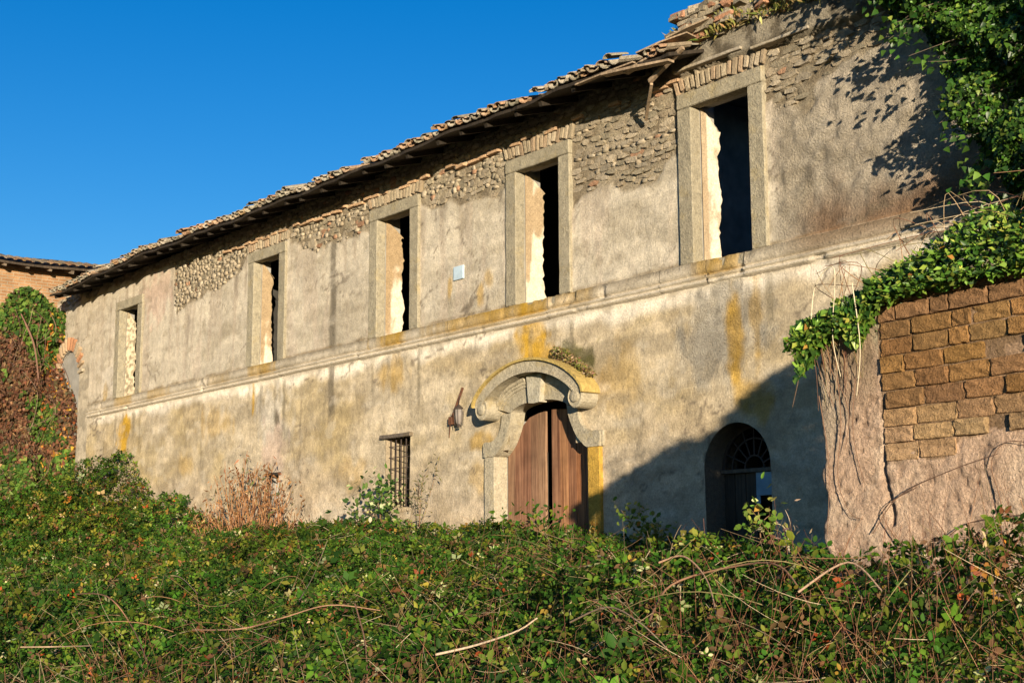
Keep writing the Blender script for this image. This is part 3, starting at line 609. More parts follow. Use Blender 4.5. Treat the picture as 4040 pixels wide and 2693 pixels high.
# door leaves: upright boards below a shaped head
def leaf_top(x):
    dx = abs(x-DC)
    return float(np.interp(dx, [0, .3, .58, .66, .80, .96, 1.03], [2.12, 2.10, 2.03, 1.95, 1.74, 1.60, 1.56]))+.03
def board(parent, x0, x1, y0, col, name='plank', z0=-1.2):
    V = []; t0, t1 = leaf_top(x0+.01), leaf_top(x1-.01)
    for y in (y0, y0+.04): V += [(x0, y, z0), (x1, y, z0), (x1, y, t1), (x0, y, t0)]
    for i in (0, 1, 2, 3): V[i] = (V[i][0]+(.004 if i in (0, 3) else -.004), V[i][1], V[i][2])
    F = [(0, 1, 2, 3), (7, 6, 5, 4), (0, 4, 5, 1), (1, 5, 6, 2), (2, 6, 7, 3), (3, 7, 4, 0)]
    return tint(pymesh(name, V, F, MT['door'], parent), col)
for nm, xs, cols in (('door_leaf', np.linspace(DC-1.02, DC-.17, 6), [(1.2, 1.15, 1.1), (1.1, .9, .85), (1.0, .8, .75), (1.05, .95, .9), (1.35, 1.3, 1.2)]), ('door_leaf', np.linspace(DC-.02, DC+1.02, 7), [(1.1, .9, .8), (1.5, 1.2, .9), (1.1, .85, .7), (1.4, 1.0, .7), (1.0, .8, .7), (.9, .7, .6)])):
    dl = slab(nm, xs[0], xs[-1], .245, .262, -1.2, 1.56, MT['darkwood'], house, 0, 0, 0, (1, 1, 1))
    dl['label'] = 'left leaf of the weathered wooden door' if xs[0] < DC-.5 else 'right leaf of the weathered wooden door'
    for i in range(len(xs)-1): board(dl, xs[i], xs[i+1], .20+random.uniform(0, .012), cols[i])
slab('hall_shade_sheet', DC-1.05, DC+1.05, .9, .95, -1.3, 3.0, MT['darkwood'], house, 0, 0, 0, (.5, .5, .5))  # added near-black sheet standing in for the unlit hall

# ---- barred window
bw = slab('barred_window', -7.66, -6.78, -.05, .12, 2.0, 2.065, MT['frame'], house, .1, .006, .01, (.13, .105, .085), 9)
bw['label'] = 'small ground floor window with an iron grille and dark lintel'
slab('reveal', -7.60, -7.545, .02, .5, .85, 2.0, MT['frame'], bw, .1, .008, .005, (.30, .24, .165), 3); slab('sill', -7.6, -6.8, -.01, .5, .82, .90, MT['frame'], bw, .1, .006, .01, (.42, .33, .23), 4)
for i in range(5): x = -7.47+i*.145; beam('bar', (x, .06, .90), (x, .06, 2.0), .016, .016, MT['iron'], bw)
for i in range(6): z_ = 1.0+i*.175; beam('bar', (-7.56, .075, z_), (-6.84, .075, z_), .016, .012, MT['iron'], bw)
slab('shutter', -7.15, -6.84, .33, .37, .9, 2.0, MT['darkwood'], bw, 0, 0, .004, (.8, 1.0, 1.1)); slab('shutter', -7.5, -7.2, .42, .46, .9, 2.0, MT['darkwood'], bw, 0, 0, .004, (.8, .7, .6))
slab('room_shade_sheet', -7.55, -6.83, .7, .75, .8, 2.05, MT['darkwood'], bw, 0, 0, 0, (.4, .4, .4))  # last slab is a near-black sheet painted as the room's darkness

# ---- arched doorway with fanlight
arc = lambda r, n=18: [(AC+r*math.cos(a), AS+r*math.sin(a)) for a in np.linspace(0, math.pi, n)]
ad = band('arched_doorway', [(AC+AR, -1.3)]+arc(AR)+[(AC-AR, -1.3)], [(AC+AR+.04, -1.3)]+arc(AR+.04)+[(AC-AR-.04, -1.3)], .012, .55, MT['brick'], house); tint(ad, (.17, .14, .105))
ad['label'] = 'arched doorway with iron fanlight beside the rough block wall'
tint(band('fanlight_rim', arc(AR-.05), arc(AR-.005), .30, .34, MT['iron'], ad), (1, 1, 1)); tint(band('fanlight_ring', arc(AR*.66), arc(AR*.66+.02), .305, .33, MT['iron'], ad), (1, 1, 1)); tint(band('fanlight_ring', arc(AR*.27), arc(AR*.27+.02), .305, .33, MT['iron'], ad), (1, 1, 1))
for i in range(1, 8):
    a = math.pi*i/8; beam('fanlight_bar', (AC+.14*math.cos(a), .315, AS+.14*math.sin(a)), (AC+.49*math.cos(a), .315, AS+.49*math.sin(a)), .02, .016, MT['iron'], ad)
slab('transom', AC-AR+.002, AC+AR-.002, .28, .36, 1.08, 1.128, MT['greywood'], ad, 0, 0, .005, (.7, .65, .6))
for i, x in enumerate(np.linspace(AC-AR+.01, .09, 4)[:-1]): slab('plank', x+.003, x+.167, .33, .37, -1.3, 1.078, MT['greywood'], ad, 0, 0, .004, (.3+.06*i, .27+.05*i, .25+.04*i))
slab('blue_panel', .095, AC+AR-.004, .31, .325, .80, 1.076, MT['blue'], ad, .1, .004, .003); slab('blue_strip', .095, .155, .312, .323, .70, .798, MT['blue'], ad, 0, 0, .002)
slab('room_shade_sheet', AC-.6, AC+.6, 1.4, 1.45, -1.3, 1.8, MT['darkwood'], ad, 0, 0, 0, (.4, .4, .4))  # near-black sheet close behind the doorway, painted as shade of the room
for i in range(0):                                        # exposed quoin stones on the left jamb of the doorway
    inst('stone', random.choice(SM), (AC-AR-.10+random.uniform(-.05, .04), .0, -.9+i*.115), (0, random.uniform(-.1, .1), 0), (random.uniform(.16, .26), .06, .11), ad, np.array(random.choice(SP))*.8)

# ---- roof with hollow tiles
RX0, RX1 = -21.0, -.28; PITCHR = math.radians(17)
_dz = lambda u: float(np.interp(u, [-21, -20.6, -15.7, -12.35, -9.8, -6.7, -5.2, -3.9, -2.6, -1.3, 0], [-.02, -.02, .08, .02, 0, -.02, -.01, -.02, -.035, -.05, -.16]))+.018*math.sin(u*2.3)+.012*math.sin(u*5.1+1)
def roof_z(u, y): return 6.33+_dz(u)+(y+.74)*math.tan(PITCHR)
nu, ny = 120, 8; us = np.linspace(RX0, RX1+.1, nu); ys = np.array([-.72, -.5, -.2, .3, 1, 2, 3, 3.3])
V = []
for dz_ in (0, -.045):
    for u in us:
        for y in ys: V.append((u, y+(.03*mnoise.noise((u*4, 0, 0)) if y < -.6 else 0), roof_z(u, y)+dz_))
F = []
for l in (0, 1):
    for i in range(nu-1):
        for j in range(ny-1):
            q = [l*nu*ny+i*ny+j, l*nu*ny+(i+1)*ny+j, l*nu*ny+(i+1)*ny+j+1, l*nu*ny+i*ny+j+1]; F.append(tuple(q if l == 0 else q[::-1]))
for i in range(nu-1): F.append((i*ny, nu*ny+i*ny, nu*ny+(i+1)*ny, (i+1)*ny))
for j in range(ny-1): F += [(j, j+1, nu*ny+j+1, nu*ny+j), ((nu-1)*ny+j+1, (nu-1)*ny+j, nu*ny+(nu-1)*ny+j, nu*ny+(nu-1)*ny+j+1)]
roof = pymesh('roof', V, F, MT['darkwood'], house); roof.color = (.9, .85, .8, 1); roof['label'] = 'sagging eave of mossy hollow tiles on dark boards'
slab('roof_back_slope', RX0, RX1, 3.31, 6.8, 6.6, 6.7, MT['darkwood'], roof, 0, 0, 0, (1, 1, 1))
def tile_mesh(chip):
    n = 6; V = []; F = []; L = .46
    for y, r in ((0, .098), (L, .080)):
        for rr in (r, r-.016):
            for i in range(n+1):
                a = math.pi*i/n; ch = 0
                if y == 0 and chip: ch = max(0, mnoise.noise((i*.9+chip*7, chip, 0)))*.09
                V.append((rr*math.cos(a)*1.05, y+ch, rr*math.sin(a)*.82))
    m = n+1
    for i in range(n): F += [(i+1, i, 2*m+i, 2*m+i+1), (m+i, m+i+1, 3*m+i+1, 3*m+i), (i, i+1, m+i+1, m+i)]
    F += [(0, m, 3*m, 2*m), (m-1, 2*m+m-1, 3*m+m-1, m+m-1)]
    me = bpy.data.meshes.new('roof_tile'); me.from_pydata(V, [], F); me.update(); me.materials.append(MT['tile']); return me
TMs = [tile_mesh(c) for c in (0, 1, 2, 3, 4)]
TC = [(.34, .27, .19), (.38, .26, .17), (.29, .25, .19), (.42, .36, .28), (.33, .29, .22), (.36, .22, .13), (.26, .23, .17)]
def tcol(): return np.array(random.choice(TC))*random.uniform(.75, 1.2)
items = []; cols_u = np.arange(RX0+.1, RX1, .212)
for row in range(10):
    y = -.755+row*.37
    for u in cols_u:
        if row < 2 and random.random() < .10: continue
        ju = random.uniform(-.02, .02); jy = random.uniform(-.08, .05) if row == 0 else 0; jr = random.uniform(-.14, .14)
        lift = .035+random.uniform(0, .018)+(random.random() < .10)*.05
        loc = (u+ju, y+jy, roof_z(u, y+jy)+.045+lift); rot = (PITCHR+random.uniform(-.05, .03), random.uniform(-.06, .06), jr)
        pl = (u+.106+ju, y+jy*.5-.02, roof_z(u, y)+.085+random.uniform(0, .01)); pr = (PITCHR, math.pi+random.uniform(-.05, .05), jr)
        if row == 0:
            inst('roof_tile', random.choice(TMs), loc, rot, (random.uniform(.85, 1.1), random.uniform(.7, 1.1), random.uniform(.35, .8)), roof, tcol()); inst('roof_tile', random.choice(TMs), pl, (-PITCHR, math.pi, jr), (1, 1, 1), roof, tcol())
        elif row == 1: inst('roof_tile', random.choice(TMs), loc, rot, (1, 1, random.uniform(.4, .8)), roof, tcol())
        else: items.append((loc, rot, (1, 1, 1), tcol())); items.append((pl, (-PITCHR, math.pi, jr), (1, 1, 1), tcol()))
joined('roof_tiles', items, TMs, MT['tile_a'], roof)
x = RX0+.2
while x < -1.2:
    z0 = roof_z(x, -.66)-.095; z1 = roof_z(x, .4)-.095
    beam('rafter', (x+random.uniform(-.02, .02), -.66, z0), (x, .4, z1), .06, .07, MT['darkwood'], roof, (.7, .65, .6)); x += random.uniform(.45, .8)
for a_, b_, wd, hg in (((-1.35, -.74, 6.22), (-.2, -.66, 6.10), .12, .03), ((-1.0, -.68, 6.16), (-.3, -.64, 6.28), .10, .025), ((-.75, -.50, 6.02), (-.1, -.55, 6.26), .05, .05), ((-1.25, -.10, 5.72), (-.72, -.50, 5.98), .04, .035), ((-1.9, -.73, 6.24), (-.8, -.72, 6.24), .06, .02), ((-.8, -.60, 6.36), (-.05, -.45, 6.44), .22, .02), ((-.5, -.40, 6.52), (.05, -.2, 6.66), .16, .02)):
    beam('broken_board', a_, b_, wd, hg, MT['greywood'], roof, (1.5, 1.3, 1.05))
# ---- small things fixed to the front wall
pq = slab('wall_plaque', -5.635, -5.385, -.035, -.004, 4.295, 4.505, MT['blue'], None, .05, .002, .004); pq.data.materials[0] = m_plain('plaque_glaze', (.42, .52, .60), .45, 9, .8, 1.15, .1, .4)
tag(pq, 'small square pale blue plaque on the plaster between two upper windows', 'plaque')
ln = thing('wall_lantern', (-5.5, 0, 2.0), 'rusty iron wall lantern on a slanting bracket left of the portal hood', 'lantern')
beam('bracket', (-5.38, -.04, 2.62), (-5.62, -.08, 2.14), .025, .03, MT['rust'], ln); beam('bracket_rod', (-5.61, -.10, 2.15), (-5.77, -.01, 1.90), .012, .012, MT['rust'], ln)
slab('wall_plate', -5.68, -5.58, -.10, -.0, 2.08, 2.20, MT['rust'], ln, .03, .004, .008)
beam('hook', (-5.40, -.08, 2.50), (-5.33, -.15, 2.34), .01, .01, MT['iron'], ln)
def ring(cx, cy, cz, prof_, n, name, mat, parent):
    V = []; F = []
    for j, (r, z_) in enumerate(prof_):
        for i in range(n): a = 2*math.pi*i/n; V.append((cx+r*math.cos(a), cy+r*math.sin(a), cz+z_))
        if j:
            for i in range(n): F.append(((j-1)*n+i, (j-1)*n+(i+1) % n, j*n+(i+1) % n, j*n+i))
    F += [tuple(range(n))[::-1], tuple(range((len(prof_)-1)*n, len(prof_)*n))]; return pymesh(name, V, F, mat, parent)
ring(-5.33, -.15, 2.03, [(.03, .03), (.045, .06), (.058, .16), (.06, .25)], 8, 'lantern_glass', MT['glass'], ln)
ring(-5.33, -.15, 2.29, [(.07, 0), (.066, .012), (.025, .05), (.01, .065)], 8, 'lantern_cap', MT['iron'], ln); ring(-5.33, -.15, 2.00, [(.03, .02), (.034, .05)], 8, 'lantern_base', MT['iron'], ln)
for i in range(4): a = math.pi/4+math.pi/2*i; beam('cage_bar', (-5.33+.055*math.cos(a), -.15+.055*math.sin(a), 2.04), (-5.33+.082*math.cos(a), -.15+.082*math.sin(a), 2.29), .008, .008, MT['iron'], ln)

# ---------------------------------------------------------------- brick wing at the far left
wing = thing('brick_wing', (-23, -2, ground_z(-23., -2.).item()), 'far brick wing with a tiled roof on rafters, half hidden by red creeper', 'building')
slab('brick_wall', -22.75, -22.4, -7, 3.0, -1.0, 7.32, MT['brickwall'], wing, .5, .01, .01)
V = []; F = []; yy = np.linspace(-7, 1.6, 40)
for x_, z_ in ((-21.86, 7.23), (-23.6, 7.75), (-23.6, 7.70), (-21.86, 7.18)):
    for y in yy: V.append((x_+(.03*mnoise.noise((y*3, 1, 0)) if x_ > -22 else 0), y, z_+.03*math.sin(y*1.7)))
for k in range(3): F += [(k*40+i, k*40+i+1, (k+1)*40+i+1, (k+1)*40+i) for i in range(39)]
F += [(120+i, 120+i+1, i+1, i) for i in range(39)]; wr = tint(pymesh('wing_roof', V, F, MT['darkwood'], wing), (1.6, 1.4, 1.2))
for i in range(14): y = -6.5+i*.55; beam('rafter', (-21.92, y+.06, 7.14), (-22.7, y, 7.36), .07, .08, MT['greywood'], wr, (.9, .8, .7))
for r_ in range(2):
    for i, y in enumerate(np.arange(-6.9, 1.5, .22)):
        inst('roof_tile', random.choice(TMs), (-21.83-r_*.38, y, 7.28+r_*.115+.03*math.sin(y*1.7)), (PITCHR, 0, math.pi/2+random.uniform(-.05, .05)), (1, 1, .5), wr, tcol()*(.75, .66, .58))

# ---------------------------------------------------------------- rough block wall at the right
BA = math.atan(.06); BD = np.array([math.cos(BA), -math.sin(BA)]); BN = np.array([-math.sin(BA), -math.cos(BA)]); B0 = np.array([4.98, -4.4])
bwall = thing('block_wall', (6.5, -4.7, ground_z(6.5, -4.7).item()), 'broken wall of brown tuff blocks and pitted pink render, overgrown along its top', 'wall')
def bpt(s, d, z): 
    s = np.asarray(s, float); d = np.asarray(d, float)
    return np.stack([B0[0]+BD[0]*s+BN[0]*d, B0[1]+BD[1]*s+BN[1]*d, np.broadcast_to(np.asarray(z, float), np.broadcast(s, d).shape)], -1)
def btop(s): return np.interp(s, [-.2, 0, .25, .58, .60, 1.0, 9], [1.58, 1.62, 1.66, 1.70, 1.82, 1.86, 1.98])
BRICK_LO = lambda s: np.interp(s, [.55, .62, .7, 1.1, 1.5, 1.9, 3], [1.75, .86, .72, .70, .86, .80, .78])
def bexp(s, z): return (s > .60+.05*(vn(z*9, z*0, 3)-.5)) & (z > BRICK_LO(s)+.07*(fbm(s*5, z*5, 3, 201)-.5)*2)
bs = np.arange(0, 9.01, .03); bs = np.concatenate([np.arange(0, 3.2, .016), np.arange(3.2, 9, .08)]); bz = np.arange(-1.6, 2.01, .016)
S, Z = np.meshgrid(bs, bz, indexing='ij')
edge = -.05+.08*(fbm(Z*4.5, Z*0, 4, 210)-.5)*2+.10*ss(1.35, 1.7, Z)
S2 = S+np.maximum(0, 1-S/.35)*edge
ex = bexp(S2, Z)
dep = .009*(fbm(S2*9, Z*9, 4, 211)-.5)*2-.010*ss(.60, .9, vn(S2*22, Z*22, 212))*(.5+fbm(S2*3, Z*3, 2, 217))+.008*(vn(S2*45, Z*45, 218)-.5)+.016*(fbm(S2*2, Z*2, 3, 213)-.5)*2
crack = np.abs(S2-.62-.03*np.sin(Z*7)-.04*(vn(Z*5, Z*0, 6)-.5)); dep = dep-.06*np.exp(-(crack/.014)**2)*(Z < 1.0)*(Z > .25)
dep = np.where(ex, -.006+.015*(fbm(S2*14, Z*14, 3, 214)-.5), dep)
dep = dep-.16*np.maximum(0, 1-S/.10)**2
top = btop(S2)+.05*(fbm(S2*6, S2*0, 3, 215)-.5)*2
Z2 = np.minimum(Z, top)
pv = bpt(S2, dep, Z2)
c = np.zeros(S2.shape+(3,)); c[:] = (.63, .44, .315)
f2 = fbm(S2*3, Z*3, 5, 221); f3 = fbm(S2*12, Z*12, 4, 222)
c = mixc(c, (.68, .51, .375), ss(.45, .65, f2)*.8); c = mixc(c, (.42, .28, .20), ss(.48, .62, f3)*.4); c = mixc(c, (.24, .15, .10), ss(.66, .85, vn(S2*22, Z*22, 212))*.4)
c = mixc(c, (.30, .22, .145), (1-ss(.5, .62, S2))*ss(.9, 1.4, Z)*.8); c = mixc(c, (.19, .095, .05), ss(.48, .62, fbm(S2*6, Z*2, 4, 223))*ss(.9, 1.5, Z)*(1-ss(.55, .7, S2))*.8)
c = mixc(c, (.52, .42, .31), blob(S2, Z, .12, 1.05, .16, .35, 40)*.8); c = mixc(c, (.36, .37, .25), blob(S2, Z, .64, 1.5, .1, .3, 41)*.6)
c = np.where(ex[..., None], mixc(np.broadcast_to(np.array([.38, .25, .16]), c.shape), (.24, .155, .09), ss(.4, .62, f3)), c)
id_ = np.arange(S.size).reshape(S.shape); F = np.stack([id_[:-1, :-1], id_[1:, :-1], id_[1:, 1:], id_[:-1, 1:]], -1).reshape(-1, 4)
rend = npmesh('render_face', pv.reshape(-1, 3), F, MT['plaster'], bwall, np.concatenate([c, np.full(S.shape+(1,), 1.0)], -1).reshape(-1, 4), True)
rend['label'] = 'pitted pinkish render on the lower part of the block wall'
# core of the wall behind its face
q = [(-.0, 1.52), (.6, 1.70), (1.0, 1.82), (3.0, 1.86), (9.0, 1.95)]
V = [tuple(bpt(s_, d, z_)) for d in (-.13, -.55) for s_, z_ in [(s__+.03, z__) for s__, z__ in q]+[(s__+.03, -1.7) for s__, _ in q][::-1]]
n = 2*len(q); F = [tuple(range(n)), tuple(range(2*n-1, n-1, -1))]+[(i, n+i, n+(i+1) % n, (i+1) % n) for i in range(n)]
pymesh('wall_core', V, F, MT['inner'], bwall)
# tuff blocks, course by course
TB = []
for _ in range(8):
    bm = bmesh.new(); bmesh.ops.create_cube(bm, size=1); bmesh.ops.bevel(bm, geom=list(bm.edges), offset=.045, segments=1, affect='EDGES')
    bmesh.ops.subdivide_edges(bm, edges=[e for e in bm.edges if e.calc_length() > .5], cuts=2, use_grid_fill=True)
    for v in bm.verts: v.co += Vector((random.uniform(-.018, .018), random.uniform(-.05, .05), random.uniform(-.03, .03)))
    me = bpy.data.meshes.new('tuff_block'); bm.to_mesh(me); bm.free(); me.materials.append(MT['tuff']); TB.append(me)
z = .68; course = 0
while z < 1.92:
    hgt = random.uniform(.112, .128); s_ = .60+random.uniform(-.12, .0) if course % 2 else .60
    while s_ < 3.1:
        wd = random.choice((.16, .27, .31, .33, .30)); a_, b_ = max(s_, .61), s_+wd; mid = (a_+b_)/2; zc = z+hgt/2+.012*mid
        ok = b_-a_ > .08 and zc > float(BRICK_LO(mid))+.03 and zc+hgt/2 < float(btop(mid))+.07
        if abs(mid-1.62) < .12 and abs(zc-1.33) < .06: ok = False           # patch of render left between the blocks
        if ok:
            p = bpt(mid, -.066+random.uniform(-.010, .012), zc); t = random.random(); lowc = ss(1.15, .85, zc)
            col = np.array([.31, .165, .062])*(1-t)+np.array([.235, .14, .066])*t; col = col*(1-.75*lowc)+np.array([.44, .30, .165])*.75*lowc; col = col*random.uniform(.9, 1.3)*np.array((1, random.uniform(.93, 1.03), random.uniform(.9, 1.05)))
            if zc > 1.68: col = np.array((.29, .16, .08))*random.uniform(.8, 1.1)
            inst('tuff_block', random.choice(TB), p, (0, random.uniform(-.012, .012), -BA+random.uniform(-.02, .02)), (b_-a_-random.uniform(.004, .018), .16, hgt-random.uniform(.003, .014)), bwall, col)
        s_ += wd
    z += hgt; course += 1
# ---------------------------------------------------------------- vegetation
GREENS = [(.040, .100, .011), (.022, .058, .008), (.075, .145, .014), (.125, .155, .018), (.21, .21, .035), (.14, .08, .038), (.42, .40, .20), (.30, .07, .02), (.28, .16, .03)]  # palest tone paints sun glints as well as light leaf undersides
GW = [26, 24, 18, 12, 4, 7, 2.0, .6, 1.0]
def in_view(P, m=.12):
    d = P-CAM; z = d @ fw; x = (d @ rt)/z*50/18; y = (d @ up)/z*50/18
    return (z > 2) & (np.abs(x) < 1+m) & (y > -.667-m) & (y < .667+m)
def behind_block(x, y):
    s = (x-B0[0])*BD[0]+(y-B0[1])*BD[1]; d = (x-B0[0])*BN[0]+(y-B0[1])*BN[1]
    return (s > -.1) & (d < .05) & (d > -.75)
def cover_points(n, dmin, dmax, depth, lean=0.):
    """random points in the leafy shell of the thicket that the camera side sees"""
    out = []
    tot = 0
    while tot < n:
        r = np.sqrt(rng.random(n*2)*(dmax**2-dmin**2)+dmin**2); a = rng.uniform(-.46, .46, n*2)
        dirx = -math.sin(YAW)*np.cos(a)+math.cos(YAW)*np.sin(a); diry = math.cos(YAW)*np.cos(a)+math.sin(YAW)*np.sin(a)
        x = CAM[0]+dirx*r; y = CAM[1]+diry*r
        ok = (y < -.06) & (x > -22.3) & ~behind_block(x, y); x = x[ok]; y = y[ok]
        z = cover(x, y)-depth*rng.random(len(x))**1.6
        out.append(np.stack([x, y, z], 1)); tot += len(x)
    return np.concatenate(out)[:n]
def cover_normal(P):
    e = .15; dx = (cover(P[:, 0]+e, P[:, 1])-cover(P[:, 0]-e, P[:, 1]))/(2*e); dy = (cover(P[:, 0], P[:, 1]+e)-cover(P[:, 0], P[:, 1]-e))/(2*e)
    return unit(np.stack([-dx, -dy, np.ones(len(P))], 1))
def tone(P, c):        # slow drift of kind of leaf over the thicket (browner and greener areas)
    k = fbm(P[:, 0]*.5, P[:, 1]*.5, 3, 300)[:, None]; k2 = fbm(P[:, 0]*1.3, P[:, 1]*1.3, 3, 301)[:, None]
    c = c*(.42+.76*k2); return np.where(k > .56, c*(1.25, .98, .95), c)
sets = []
for n, d0, d1, depth, s0, s1, shape in ((27000, 4.2, 9.5, .70, .032, .054, OVAL), (44000, 9.0, 15.5, .55, .034, .058, LEAF4), (80000, 15, 36, .42, .046, .080, LEAF2)):
    P = cover_points(n, d0, d1, depth)
    P = P[in_view(P, .25)]; n = len(P); nb = cover_normal(P)
    N_ = unit(nb*.75+rng.normal(size=(n, 3))*.65+np.array([.2, -.25, .1]))
    T0 = rng.normal(size=(n, 3)); T0 = unit(T0-(T0*N_).sum(1, keepdims=True)*N_); B_ = np.cross(N_, T0)
    col = tone(P, pick(GREENS, GW, n)); sz = s0*.75+(s1*1.25-s0*.75)*rng.random(n)**1.4; sz = sz*np.where(rng.random(n) < .08, 1.6, 1.0)
    for k, ang in enumerate((0, 1.25, -1.25)):            # three leaflets to a leaf
        T = math.cos(ang)*T0+math.sin(ang)*B_
        Nk = unit(N_+rng.normal(size=(n, 3))*.22)
        sets.append((P+T*.012, Nk, sz*(1.0 if k == 0 else .82), col*(1+rng.normal(size=(n, 1))*.1), shape, T))
tag(leaves('bramble_thicket', sets, MT['leaf']), 'dense green bramble thicket covering the slope in front of the farmhouse', 'brambles', kind='stuff')

def cane(p0, az, length, rise, droop, n=14):
    t = np.linspace(0, 1, n); d = np.array([math.cos(az), math.sin(az), 0]); wig = np.array([-d[1], d[0], 0])
    return np.array(p0)+np.outer(t*length, d)+np.outer(rise*np.sin(t*math.pi*.62)-droop*t**2.2, [0, 0, 1])+np.outer(.05*length*np.sin(t*5+p0[0]), wig)
SC = [(.20, .10, .06), (.30, .17, .09), (.34, .24, .14), (.16, .075, .05), (.24, .20, .09), (.42, .33, .22)]
lines = []; cols = []
def twig(p, L, r):
    d = rng.normal(size=3)*np.array([1, 1, .55])+np.array([0, 0, .35]); d = d/np.linalg.norm(d); bend = rng.normal(size=3)*.22; t = np.linspace(0, 1, 6)[:, None]
    return (p-d*L*.35+d*L*t+bend*L*(t*t-t*.5), r, r*.5)
P = cover_points(3600, 4.4, 11, .34); P = P[in_view(P, .2)]
for p in P: lines.append(twig(p, rng.uniform(.12, .55), rng.uniform(.0014, .0032))); cols.append(np.array(random.choice(SC))*random.uniform(.5, 1.15))
P = cover_points(2000, 4.4, 8.5, .32); P = P[in_view(P, .2)]
for p in P:                                            # thin upright reddish shoots, close to the viewer
    L = rng.uniform(.15, .5); d = np.array([rng.normal()*.28, rng.normal()*.28, 1]); lines.append((p-np.array([0, 0, .15])+np.outer(np.linspace(0, 1, 4), d*L)+np.outer(np.linspace(0, 1, 4)**2, rng.normal(size=3)*.08), rng.uniform(.0014, .0026), .0010)); cols.append(np.array(random.choice([(.30, .13, .07), (.38, .20, .11), (.22, .09, .055)]))*random.uniform(.6, 1.1))
P = cover_points(1800, 10, 26, .2); P = P[in_view(P, .1)]
for p in P: lines.append(twig(p, rng.uniform(.2, .7), rng.uniform(.002, .004))); cols.append(np.array(random.choice(SC))*random.uniform(.5, 1.0))
P = cover_points(120, 5, 16, .1); P = P[in_view(P, .1)]
for p in P:
    L = rng.uniform(.5, 1.3); lines.append((cane(p-np.array([0, 0, .08]), rng.uniform(0, 6.28), L, rng.uniform(.05, .25)*L+.05, rng.uniform(.05, .4)*L, 9), rng.uniform(.003, .0045), .002)); cols.append(np.array(random.choice(SC))*random.uniform(.6, 1.1))
tag(tubes('bramble_stems', lines, MT['stem'], cols=cols, sides=3), 'tangle of thin reddish dry stems among the bramble leaves', 'stems', kind='stuff')

def at(px, py, dist):       # point on the sight line of a photo position, used to lay out plants on the slope
    k = 5611.0; d = fw+rt*(px-2020)/k+up*(1346.5-py)/k; return CAM+d*dist
def near_wall(px, py, y=-.35):
    d = at(px, py, 1.0)-CAM; p = CAM+d*((y-CAM[1])/d[1]); return np.array([p[0], p[1], float(cover(p[0], p[1]))-.05])
def on_cover(px, py):
    for r in np.arange(4.5, 34, .05):
        p = at(px, py, r)
        if p[2] < cover(p[0], p[1]): return p
    return p
def place(px, py, h=0.):
    p = on_cover(px, py); return np.array([p[0], p[1], float(cover(p[0], p[1]))+h])
def long_cane(pts, r, label, col):
    Q = np.array([place(x, y, h) for x, y, h in pts]); Q = np.array(catmull(Q, 6))
    o = tubes('bramble_cane', [(Q, r, r*.6)], MT['stem'], cols=[col], sides=6)
    return tag(o, label, 'cane', 'long bramble canes lying over the thicket')
long_cane([(2560, 2420, -.05), (2650, 2340, .05), (2900, 2305, .10), (3080, 2320, .08), (3200, 2420, -.04)], .008, 'brown cane arching highest over the leaves below the arched doorway', (.24, .13, .08))
long_cane([(2600, 2210, -.02), (2700, 2290, .05), (2790, 2360, .05), (2830, 2420, -.04)], .007, 'straight pinkish cane crossing the long arching one below the arched doorway', (.36, .22, .14))
long_cane([(1720, 2640, .05), (1880, 2600, .06), (2040, 2560, .10), (2120, 2520, .12)], .008, 'pale bare stick rising to the right at the bottom middle', (.50, .38, .27))
long_cane([(300, 2350, .0), (420, 2390, .07), (520, 2500, .06), (600, 2640, -.03)], .007, 'curved reddish cane bending down at the lower left', (.30, .15, .09))
long_cane([(80, 2600, .05), (220, 2595, .06), (360, 2590, .05)], .007, 'level pale cane at the lower left corner', (.40, .28, .18))
long_cane([(760, 2515, .05), (950, 2515, .06), (1120, 2490, .06), (1300, 2440, .08), (1500, 2440, .03)], .007, 'long low cane running level across the lower left centre', (.28, .16, .10))
long_cane([(1180, 2420, -.02), (1240, 2300, .10), (1290, 2210, .22)], .006, 'thin upright pale stalk leaning right in the middle of the thicket', (.42, .30, .19))
long_cane([(600, 2290, .02), (700, 2320, .05), (780, 2350, .0)], .006, 'short tan cane on the left slope', (.40, .28, .17))
long_cane([(2250, 2470, .0), (2400, 2450, .06), (2530, 2480, .02), (2640, 2570, -.03)], .006, 'grey cane bowing right of the bottom middle', (.30, .21, .14))
long_cane([(3150, 2360, .0), (3350, 2320, .07), (3480, 2350, .02)], .007, 'thin cane below the foot of the block wall', (.33, .22, .15))
long_cane([(1400, 2440, .1), (1440, 2560, .03), (1450, 2680, -.03)], .006, 'steep reddish cane falling towards the bottom edge, left of centre', (.32, .17, .10))
# taller sprays standing out of the thicket against the walls
def dep_(b): return float((np.array(b)-CAM) @ fw)
def spray(name, base, tips, nleaf, size, pal, wts, label, cat, r=.006, shape=OVAL, mat='leaf', spread=.05, stemcol=(.20, .12, .07), group=None):
    base = np.array(base, float); root = thing(name, base, label, cat, group); ls = []; sets_ = []
    for tp in tips:
        tp = np.array(tp, float); mid = (base+tp)/2+np.array([0, 0, .18])*np.linalg.norm(tp-base)+rng.normal(size=3)*.04
        Q = np.array(catmull([base-np.array([0, 0, .5]), base, mid, tp], 7)); ls.append((Q, r, r*.35))
        k = nleaf; i = rng.integers(8, len(Q), k); C = Q[i]+rng.normal(size=(k, 3))*spread; N_ = unit(rng.normal(size=(k, 3))*.8+np.array([.3, -.5, .5]))
        sets_.append((C, N_, rng.uniform(size*.6, size*1.2, k), pick(pal, wts, k), shape, None))
    tubes('stems', ls, MT['stem'], root, [np.array(stemcol)]*len(ls), 4); leaves('foliage', sets_, MT[mat], root); return root
